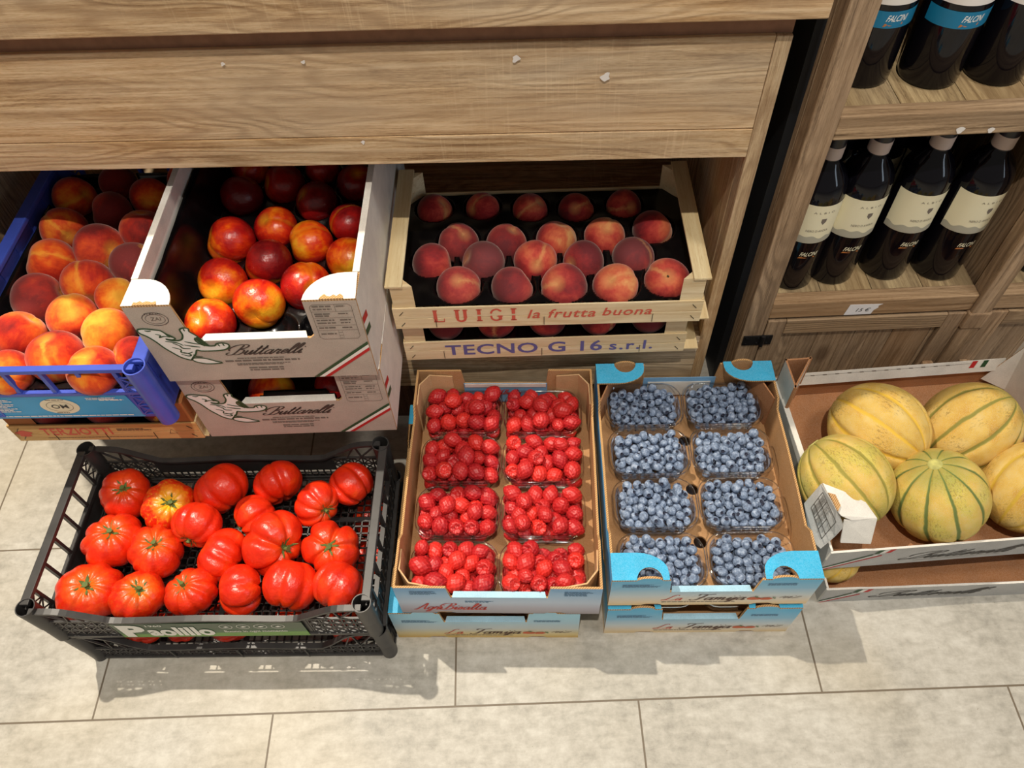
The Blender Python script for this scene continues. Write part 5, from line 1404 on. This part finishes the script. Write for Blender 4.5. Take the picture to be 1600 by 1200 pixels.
for j, i, n, (px, py, r, bl, du) in rows_label(peach_rows):
    o, p, rad = place_fruit('peach', PEACH[rr.randrange(2)], px, py, PZ+0.003*(rr.random()), r, f'{tone(bl, 0)} peach, {pos_words(j, 7, i, n, "in the blue plastic crate")}', 'peach', 'peaches in the blue plastic crate', (bl, du, rr.random()), rr=rr, up=0.9)
    PF.append((p, rad))

# nectarines
NZ = 0.4650
nect_rows = [
 [(330, 505, 39, .52, 0), (406, 474, 40, .66, 0), (478, 447, 39, .50, 0)],
 [(349, 441, 38, .66, 0), (420, 411, 38, .34, .3), (546, 407, 36, .66, 0)],
 [(362, 377, 39, .52, 0), (486, 380, 36, .64, 0)],
 [(432, 356, 34, .46, 0), (547, 350, 33, .38, .2)],
 [(379, 307, 33, .30, .5), (495, 316, 33, .30, .5)],
 [(391, 265, 29, .55, 0), (445, 289, 33, .42, .2), (504, 265, 27, .58, 0), (558, 286, 31, .30, .4)],
]
NF = []
for j, i, n, (px, py, r, bl, du) in rows_label(nect_rows):
    o, p, rad = place_fruit('nectarine', NECT[rr.randrange(2)], px, py, NZ+0.003*rr.random(), r, f'{"yellow-red" if bl > .6 else "bright red" if bl > .4 else "dark crimson"} nectarine, {pos_words(j, 6, i, n, "in the taupe box")}', 'nectarine', 'nectarines in the upper taupe box', (bl, du, rr.random()), rr=rr, up=0.9)
    NF.append((p, rad))
NL = []
for (px, py, r, bl, wh) in ((425, 611, 36, .66, 'orange nectarine in the middle of the slot of the lower taupe box'), (524, 606, 34, .40, 'red nectarine at the right end of the slot of the lower taupe box')):
    o, p, rad = place_fruit('nectarine', NECT[0], px, py, 0.305, r, wh, 'nectarine', 'nectarines in the lower taupe box', (bl, 0, rr.random()), rr=rr, up=0.3); NL.append((p, rad))

# dusky peaches in the pale wooden crate
LZ = 0.3860
luigi_rows = [
 [(717, 451, 35, .50, .45), (801, 451, 34, .52, .45), (881, 448, 37, .50, .3), (962, 448, 36, .66, .2), (1042, 440, 36, .52, .2)],
 [(676, 412, 33, .56, .2), (755, 411, 35, .34, .8), (836, 409, 34, .52, .15), (912, 409, 33, .40, .3), (988, 402, 33, .34, .7)],
 [(717, 381, 32, .42, .5), (792, 381, 32, .46, .4), (869, 376, 32, .68, .1), (944, 371, 32, .66, .1), (1019, 361, 32, .50, .1)],
 [(680, 331, 28, .50, 0), (754, 328, 27, .46, 0), (829, 330, 28, .48, 0), (899, 330, 28, .42, .1), (974, 324, 28, .42, .1)],
]
LF = []
for j, i, n, (px, py, r, bl, du) in rows_label(luigi_rows):
    dr = None; st = None
    if (j, i) == (0, 4): dr = toward(px, py, LZ, 1045, 430, 36); st = ('stem', STEM)
    o, p, rad = place_fruit('peach', PEACH2[rr.randrange(2)], px, py, LZ, r, f'{"dusty purple" if du > .5 else "rosy red" if bl < .6 else "yellow"} peach, {pos_words(j, 4, i, n, "in the wooden crate")}', 'peach', 'peaches in the upper pale wooden crate', (bl, du, rr.random()), dr, st, rr, up=0.8)
    LF.append((p, rad))
LL = []
for k in range(5):
    p0 = to_world(luigi_low, (0.07+0.085*k, 0.039, 0.054)); px_, py_ = 0, 0
    o = bpy.data.objects.new('peach', PEACH2[k % 2]); COL.objects.link(o); o.location = p0; o.scale = (0.033,)*3; o.color = (0.35, 0.2, rr.random(), 1)
    o.rotation_mode = 'QUATERNION'; o.rotation_quaternion = randq(rr, .5)
    tag(o, f'dark red peach in the lower pale wooden crate, {ordn(k)} from left', 'peach', 'peaches in the lower pale wooden crate'); LL.append((p0, 0.033))
for k in range(3):
    p0 = to_world(terz, (0.062+0.088*k, 0.040, 0.043))
    o = bpy.data.objects.new('peach', PEACH[k % 2]); COL.objects.link(o); o.location = p0; o.scale = (0.036,)*3; o.color = (0.28, 0, rr.random(), 1)
    o.rotation_mode = 'QUATERNION'; o.rotation_quaternion = randq(rr, .5)
    tag(o, f'dark red peach in the yellowed wooden crate, {ordn(k)} from left', 'peach', 'peaches in the yellowed wooden crate')

TL = [(to_world(terz, (0.062+0.088*k, 0.040, 0.043)), 0.036) for k in range(3)]
# moulded black trays under the fruit
def fruit_tray(box, W, D, fruits, h0, label, extra=(), x0=0.008, y0=0.008, step=0.002, skin=0.0022, rise=0.0):
    nx = int((W-2*x0)/step); ny = int((D-2*y0)/step)
    L = [(to_local(box, p), r) for p, r in fruits]+[(Vector(p), r) for p, r in extra]
    cx = np.array([q[0].x for q in L]); cyy = np.array([q[0].y for q in L]); cz = np.array([q[0].z for q in L]); cr = np.array([q[1]+skin for q in L])
    V = []
    for j in range(ny+1):
        for i in range(nx+1):
            x = x0+(W-2*x0)*i/nx; y = y0+(D-2*y0)*j/ny
            d2 = (x-cx)**2+(y-cyy)**2
            low = np.where(d2 < cr**2, cz-np.sqrt(np.maximum(cr**2-d2, 0)), 9)
            e_ = min(x-x0, W-x0-x, D-y0-y+0.0); hh = h0+rise*math.exp(-(e_/0.010)**2)+0.0015*0
            z = min(hh+0.0015*noise.noise(Vector((x*30, y*30, 3))), float(low.min()) if len(low) else 9)
            V.append((x, y, max(z, 0.006)))
    m = MB(); m.add(V, [(j*(nx+1)+i, j*(nx+1)+i+1, (j+1)*(nx+1)+i+1, (j+1)*(nx+1)+i) for j in range(ny) for i in range(nx)])
    o = bpy.data.objects.new('fruit_tray', m.mesh('fruit_tray', M_TRAY, 180)); COL.objects.link(o)
    o.location = box.location; o.rotation_euler = box.rotation_euler
    return tag(o, label, 'tray', 'black moulded fruit trays')
fruit_tray(luigi, LW, LD, LF, 0.046, 'black moulded plastic tray under the peaches in the pale wooden crate', y0=0.007)
fruit_tray(nect_box, 0.297, 0.5, NF, 0.050, 'glossy black moulded tray under the nectarines in the upper taupe box', [((0.155, 0.045, 0.060), 0.034), ((0.225, 0.050, 0.060), 0.034)], rise=0.075)
fruit_tray(peach_box, 0.285, 0.46, PF, 0.068, 'black moulded tray under the peaches in the blue plastic crate', rise=0.02)
fruit_tray(luigi_low, 0.468, LD, LL, 0.040, 'black moulded tray in the lower pale wooden crate')
fruit_tray(terz, 0.30, 0.46, TL, 0.030, 'black moulded tray in the yellowed wooden crate', x0=0.010)
# black film with white digits in the lower taupe box
tr = empty('fruit_tray', to_world(nect_low, (0, 0, 0)), nect_low.rotation_euler.z, 'black plastic film liner with white 32M print in the lower taupe box', 'tray', 'black moulded fruit trays')
m = MB(); V = []; nx, ny = 40, 24
for j in range(ny+1):
    for i in range(nx+1):
        x = 0.012+0.27*i/nx; y = -0.004+0.30*j/ny
        z = 0.050+0.007*noise.noise(Vector((x*25, y*25, 1)))+0.004*noise.noise(Vector((x*70, y*70, 5)))
        if j < 3: z = 0.090-0.006*(2-j)+0.003*noise.noise(Vector((x*40, 0, 2)))-max(0, 0.014*math.sin((x-0.05)*9))*0
        if j < 3 and not (0.10 < x < 0.205): y = max(y, 0.006); z -= 0.02
        if j < 3: y = max(y, 0.0045)
        V.append((x, y, z))
m.add(V, [(j*(nx+1)+i, j*(nx+1)+i+1, (j+1)*(nx+1)+i+1, (j+1)*(nx+1)+i) for j in range(ny) for i in range(nx)])
m.build('film', M_TRAY, tr, smooth=180)
lettering('film_lettering', '32M', ((0, 0.016, 0.067), (1, 0, 0), (0, 0.25, 0.97), (0, -0.97, 0.25)), 0.142, 0.0, 0.034, 0.012, M_WHITEI, tr, 0, 0.01)
m = MB(); V = [(0.10, 0.0185, 0.060), (0.215, 0.0185, 0.060), (0.215, 0.016, 0.085), (0.10, 0.016, 0.085)]; m.add(V, [(0, 1, 2, 3)]); m.build('film_fold', M_TRAY, tr, solid=0.0004)

# tomatoes: (px, py, r, kind, colour, stem px or None, squash)
tomatoes = [
 [(140, 924, 49, 'fine', .30, (132, 908), 1, 'large orange red ribbed tomato in the front left corner'), (217, 932, 41, 'fine', .40, (216, 915), 1, 'small ribbed tomato with dried stem, second in the front row'),
  (298, 925, 40, 'mid', .15, (278, 908), 1, 'round tomato with green curled stem, third in the front row'), (376, 921, 42, 'deep', .10, (420, 915), 1, 'two-lobed tomato lying on its side in the front row'),
  (453, 914, 43, 'lobed', .05, (440, 960), 1, 'smooth tomato with one deep fold in the front row'), (529, 916, 42, 'lobed', .02, (500, 965), 1, 'smooth tomato in the front right corner')],
 [(179, 844, 45, 'mid', .20, (168, 822), 1, 'ribbed tomato with upright green stem beside the left wall'), (244, 863, 43, 'mid', .25, (240, 842), 1, 'ribbed tomato with stem on top, right of the left wall one'),
  (347, 868, 41, 'mid', .08, (385, 888), 1, 'tomato lying tilted left of the big central one'), (428, 846, 50, 'deep', .05, (456, 862), 1, 'biggest glossy tomato in the middle with stem to the right'),
  (519, 856, 44, 'deep', .10, (511, 852), 1, 'flower-shaped tomato with five lobes near the right wall')],
 [(309, 820, 41, 'mid', .05, (288, 856), 1, 'ribbed tomato with its stem pointing down left'), (400, 808, 38, 'mid', .10, (366, 832), 1, 'tomato behind the big central one, stem to the lower left'),
  (496, 787, 37, 'mid', .12, (516, 803), 1, 'wrinkled tomato with light stem, right of centre'), (265, 790, 41, 'fine', 1.0, (266, 784), 1, 'yellow and orange ribbed tomato')],
 [(198, 771, 40, 'fine', .12, (189, 759), 1, 'ribbed red tomato in the back left corner'), (347, 763, 45, 'mid', .08, (380, 800), 1, 'tall tomato with diagonal ribs in the back row'),
  (433, 755, 40, 'lobed', .03, (450, 790), .86, 'oval smooth tomato in the back row'), (549, 756, 36, 'lobed', .0, (590, 800), 1, 'plain round tomato in the back right corner')],
]
rr = random.Random(9)
CALYX_OFF = {(0, 3), (0, 4), (0, 5), (1, 2), (3, 1), (3, 2), (3, 3)}
for j, row in enumerate(tomatoes):
    for i, (px, py, r, kd, cl, stp, sq, lab) in enumerate(row):
        z = 0.164
        if (j, i) in ((1, 3), (2, 0), (2, 2)): z = 0.176
        d = toward(px, py, z, stp[0], stp[1], r)
        place_fruit('tomato', TOM[kd], px, py, z, r, lab + ' of the black crate', 'tomato', 'ribbed tomatoes in the upper black crate', (cl, 0, rr.random()), d, None if (j, i) in CALYX_OFF else ('calyx', CAL), rr, sq=sq*1.02)
low = [(0.085, 0.045, .037), (0.155, 0.050, .036), (0.235, 0.052, .040), (0.335, 0.055, .034), (0.430, 0.050, .038), (0.44, 0.15, .040), (0.30, 0.15, .038), (0.445, 0.232, .036)]
for k, (x, y, r) in enumerate(low):
    o = bpy.data.objects.new('tomato', TOM[['mid', 'fine', 'lobed'][k % 3]]); COL.objects.link(o); o.location = to_world(tom_low, (x, y, 0.007+r*0.85)); o.scale = (r,)*3
    o.color = (0.1, 0, rr.random(), 1); o.rotation_mode = 'QUATERNION'; o.rotation_quaternion = randq(rr, .8)
    tag(o, f'red tomato in the lower black crate, {["first from left at the front", "second from left at the front", "third from left at the front", "fourth from left at the front", "fifth from left at the front", "in the middle by the right wall", "in the middle of the crate", "in the rear right corner"][k]}', 'tomato', 'tomatoes in the lower black crate')

# ------------------------------------------------------------------ melon boxes
def melon_box(loc, rz, label, W=0.425, D=0.335, upper=True):
    b = empty('cardboard_box', loc, rz, label, 'cardboard box', 'grey cardboard melon boxes'); Hf = 0.060 if upper else 0.052; H = 0.135
    mats = [M_GREYC, M_KRAFT_D, M_WHITEC]; inn = [M_WHITEC, M_KRAFT_D, M_CEDGE]
    m = MB(); m.poly([(0, 0), (W, 0), (W, Hf), (0.07, Hf), (0.055, Hf+0.002), (0.0, Hf+0.002)], (0, 0, 0), (1, 0, 0), (0, 0, 1), (0, -1, 0), T, 0, 1, 2); m.build('front_wall', mats, b)
    m = MB(); m.poly([(0, 0), (W, 0), (W, Hf), (0, Hf)], (0, D, 0), (1, 0, 0), (0, 0, 1), (0, 1, 0), T, 0, 1, 2); m.build('back_wall', mats, b)
    m = MB(); m.poly([(T, 0), (D-T, 0), (D-T, Hf+0.004), (T, Hf+0.004)], (0, 0, 0), (0, 1, 0), (0, 0, 1), (-1, 0, 0), T, 0, 1, 2); m.build('side_wall', mats, b)
    m = MB(); m.poly([(T, 0), (D-T, 0), (D-T, Hf+0.07), (T, Hf+0.07)], (W, 0, 0), (0, 1, 0), (0, 0, 1), (1, 0, 0), T, 0, 1, 2); m.build('side_wall', [M_WHITEC, M_WHITEC, M_CEDGE], b)
    m = MB(); m.box(0.003, W-0.004, 0.003, D-0.004, 0.0006, 0.005); m.build('base_sheet', M_KRAFT_D, b)
    for x in (0.0, ):
        m = MB(); m.box(0.0, 0.009, 0.03, D-0.05, Hf+0.0042, Hf+0.0062); m.build('folded_top_edge', M_WHITEC, b)
    # white inward fold along the back wall
    if upper:
        m = MB(); m.poly([(0.030, 0), (W-0.012, 0.0), (W-0.012, 0.026), (0.036, 0.026)], (0, D-0.012, Hf-0.012), (1, 0, 0), (0, 0.30, 0.95), (0, -0.95, 0.30), 0.0015)
        fb = m.build('back_flap', M_WHITEC, b, label='white folded flap along the back')
        fr = ((0, D-0.012, Hf-0.012), (1, 0, 0), (0, 0.30, 0.95), (0, -0.95, 0.30))
        m = MB()
        for k in range(12): m.flat([(0.065+0.022*k, 0.0195), (0.072+0.022*k, 0.0195), (0.071+0.022*k, 0.0215), (0.064+0.022*k, 0.0215)], fr, 0.0005)
        m.ribbon([(0.040, 0.0205), (W-0.06, 0.0205)], 0.0006, fr, 0.0004)
        m.build('perforation', M_GREYINK, fb)
        for k, mt in enumerate((M_RED, M_WHITEI, M_GREENI)):
            m = MB(); x = W-0.075+0.010*k; m.flat([(x, 0.011), (x+0.009, 0.011), (x+0.013, 0.0255), (x+0.004, 0.0255)], fr, 0.0006); m.build('flag_stripe', mt, fb)
        # back left corner post: a folded triangular tube, white outside and brown inside
        m = MB()
        P = [(0.004, D-0.070), (0.004, D-0.008), (0.050, D-0.008)]
        for a, c in ((P[0], P[1]), (P[1], P[2]), (P[2], P[0])):
            A, C_ = Vector((a[0], a[1], 0)), Vector((c[0], c[1], 0)); u = (C_-A)
            L = u.length; u.normalize(); n = Vector((0, 0, 1)).cross(u)
            m.poly([(0, 0.006), (L, 0.006), (L, 0.125), (0, 0.125)], A, u, (0, 0, 1), n, 0.003, 0, 1, 1)
        m.build('corner_post', [M_WHITEC, M_KRAFT_D], b, label='folded corner post, white outside and brown inside')
        # front left: torn, bent-in post with the printed table
        def loc_pts(L): return [to_local(b, at(px, py, z)) for px, py, z in L]
        def sheet(name, L, mats, parent, label=None):
            m = MB(); m.add([tuple(q) for q in loc_pts(L)], [list(range(len(L)))]); return m.build(name, mats, parent, solid=0.003, label=label)
        cp = sheet('corner_post', [(1257, 786, .188), (1283, 756, .232), (1294, 774, .229), (1307, 797, .224), (1319, 823, .200), (1305, 838, .180), (1283, 857, .157), (1266, 842, .160)], M_GREYC, b, 'bent corner post with printed table and torn top')
        A, B_, C_ = loc_pts([(1266, 838, .1615), (1285, 851, .161), (1264, 788, .192)])
        u = (B_-A); Lu = u.length; u.normalize(); v = (C_-A); v = (v-u*v.dot(u)); Lv = v.length; v.normalize(); n_ = u.cross(v)
        if n_.y > 0 or n_.z < 0: n_ = -n_
        Q = loc_pts([(1264, 790, .197), (1284, 763, .236), (1309, 818, .210), (1283, 848, .171)])
        m = MB()
        def bil(a, c): return (Q[0]*(1-a)*(1-c)+Q[1]*a*(1-c)+Q[2]*a*c+Q[3]*(1-a)*c)+Vector((-0.2, -0.5, 0.8)).normalized()*0.0032
        def seg(a0, c0, a1, c1, w=0.0006):
            P0, P1 = bil(a0, c0), bil(a1, c1); d = (P1-P0).normalized().cross(Vector((-0.2, -0.5, 0.8)).normalized())*w
            m.add([P0-d, P0+d, P1+d, P1-d], [(0, 1, 2, 3)])
        for e in ((.06, .08, .94, .08), (.94, .08, .94, .92), (.94, .92, .06, .92), (.06, .92, .06, .08), (.30, .08, .30, .92), (.62, .08, .62, .92), (.06, .35, .94, .35), (.06, .66, .62, .66)): seg(*e)
        for k in range(14): seg(.10+.06*k, .14, .10+.06*k, .30, 0.0004); seg(.10+.06*k, .42, .10+.06*k, .60 if k % 3 else .5, 0.0004)
        m.build('printed_table', M_DKINK, cp)
        sheet('torn_flap', [(1285, 755, .2335), (1318, 768, .232), (1352, 785, .226), (1370, 810, .214), (1330, 813, .214), (1314, 806, .220), (1306, 797, .225), (1294, 773, .2305)], M_WHITEC, cp, 'white torn flap')
        sheet('torn_patch', [(1294, 770, .2345), (1305, 773, .2340), (1313, 790, .2285), (1309, 799, .2265), (1301, 783, .2305)], M_CEDGE, cp, 'torn patch of bare corrugated card')
        sheet('torn_flap', [(1319, 812, .2135), (1370, 810, .2142), (1360, 849, .172), (1313, 847, .172)], M_WHITEC, cp, 'white bent lower flap')
        # white back right flap
        m = MB(); m.poly([(0.0, 0.0), (0.060, 0.0), (0.075, 0.10), (0.03, 0.12)], (W-0.035, D-0.008, 0.02), (0.75, -0.66, 0), (0.12, 0.1, 0.98), (-0.66, -0.75, 0), 0.003, 0, 0, 1)
        m.build('corner_flap', [M_WHITEC, M_CEDGE], b, label='white corner flap')
    fr = FRONT(); xo = 0.125 if upper else 0.085
    cursive('brand_lettering', 'Buttarelli', fr, xo, 0.016, 0.024, M_DKINK, b, width=0.165, w=0.09, slant=1.0)
    m = MB(); m.ribbon([(xo+0.02, 0.010), (xo+0.16, 0.0115)], 0.0008, fr); m.build('small_print', M_GREYINK, b)
    x2 = 0.070 if upper else 0.045
    for mt, a in ((M_GREENI, 0), (M_WHITEI, 1), (M_RED, 2)):
        m = MB(); w = 0.0085
        m.flat([(x2+w*a, Hf-0.012), (x2+w*(a+1), Hf-0.012), (x2+w*(a+1)+0.006, Hf), (x2+w*a+0.006, Hf)], fr, 0.0006)
        y0 = 0.008-0.004*a
        m.flat([(0.0, y0), (x2+w*a*0.9, Hf-0.012-0.003*a), (x2+w*a*0.9, Hf-0.016-0.003*a), (0.0, y0-0.0035)], fr, 0.0005)
        m.build('flag_stripe', mt, b)
    return b
mel_low = melon_box((0.482, 0.4480, 0.0), 0.0, 'grey cardboard box on the floor, below the melon box', upper=False)
mel_box = melon_box((0.462, 0.4660, 0.0985), 0.040, 'grey cardboard box of striped melons, upper one, with a torn corner')
# the upper box rests on two folded corner posts of the lower one
for (x, y) in ((0.02, 0.26), (0.385, 0.05), (0.385, 0.26)):
    m = MB(); m.box(x, x+0.02, y, y+0.05, 0.006, 0.0975); m.build('corner_post', M_KRAFT_D, mel_low)
rr = random.Random(3)
mel = [(1372, 670, 71, (1437, 712), (.4, 0.0, 0.0), 0.178, 'smooth yellow melon without green stripes, back left of the melon box'), (1514, 669, 70, (1450, 712), (.4, 0.8, 0.0), 0.178, 'yellow melon with dark green stripes, back right of the melon box'),
       (1321, 751, 69, (1272, 695), (.4, 0.7, .7), 0.186, 'yellow-green mottled melon beside the torn box corner'), (1466, 775, 72, (1461, 728), (.4, 1.0, .8), 0.172, 'green-striped melon with its round scar on top, front middle'),
       (1608, 762, 68, (1660, 700), (.4, 0.2, 0.0), 0.180, 'orange-yellow melon cut by the right edge of the photo')]
for px, py, r, sp_, col, z, lab in mel:
    d = toward(px, py, z, sp_[0], sp_[1], r)
    place_fruit('melon', MELON, px, py, z, r, lab, 'melon', 'melons in the upper grey box', col, d, ('stem_scar', SCAR), rr)
o, p, r = place_fruit('melon', MELON, 1310, 880, 0.068, 52, 'yellow melon in the lower grey box, seen beside the blue box corner', 'melon', 'melons in the lower grey box', (.4, 0, 0), Vector((0.3, -0.3, 1)), ('stem_scar', SCAR), rr, size=0.045)
o.location = (0.506, 0.508, 0.0530)
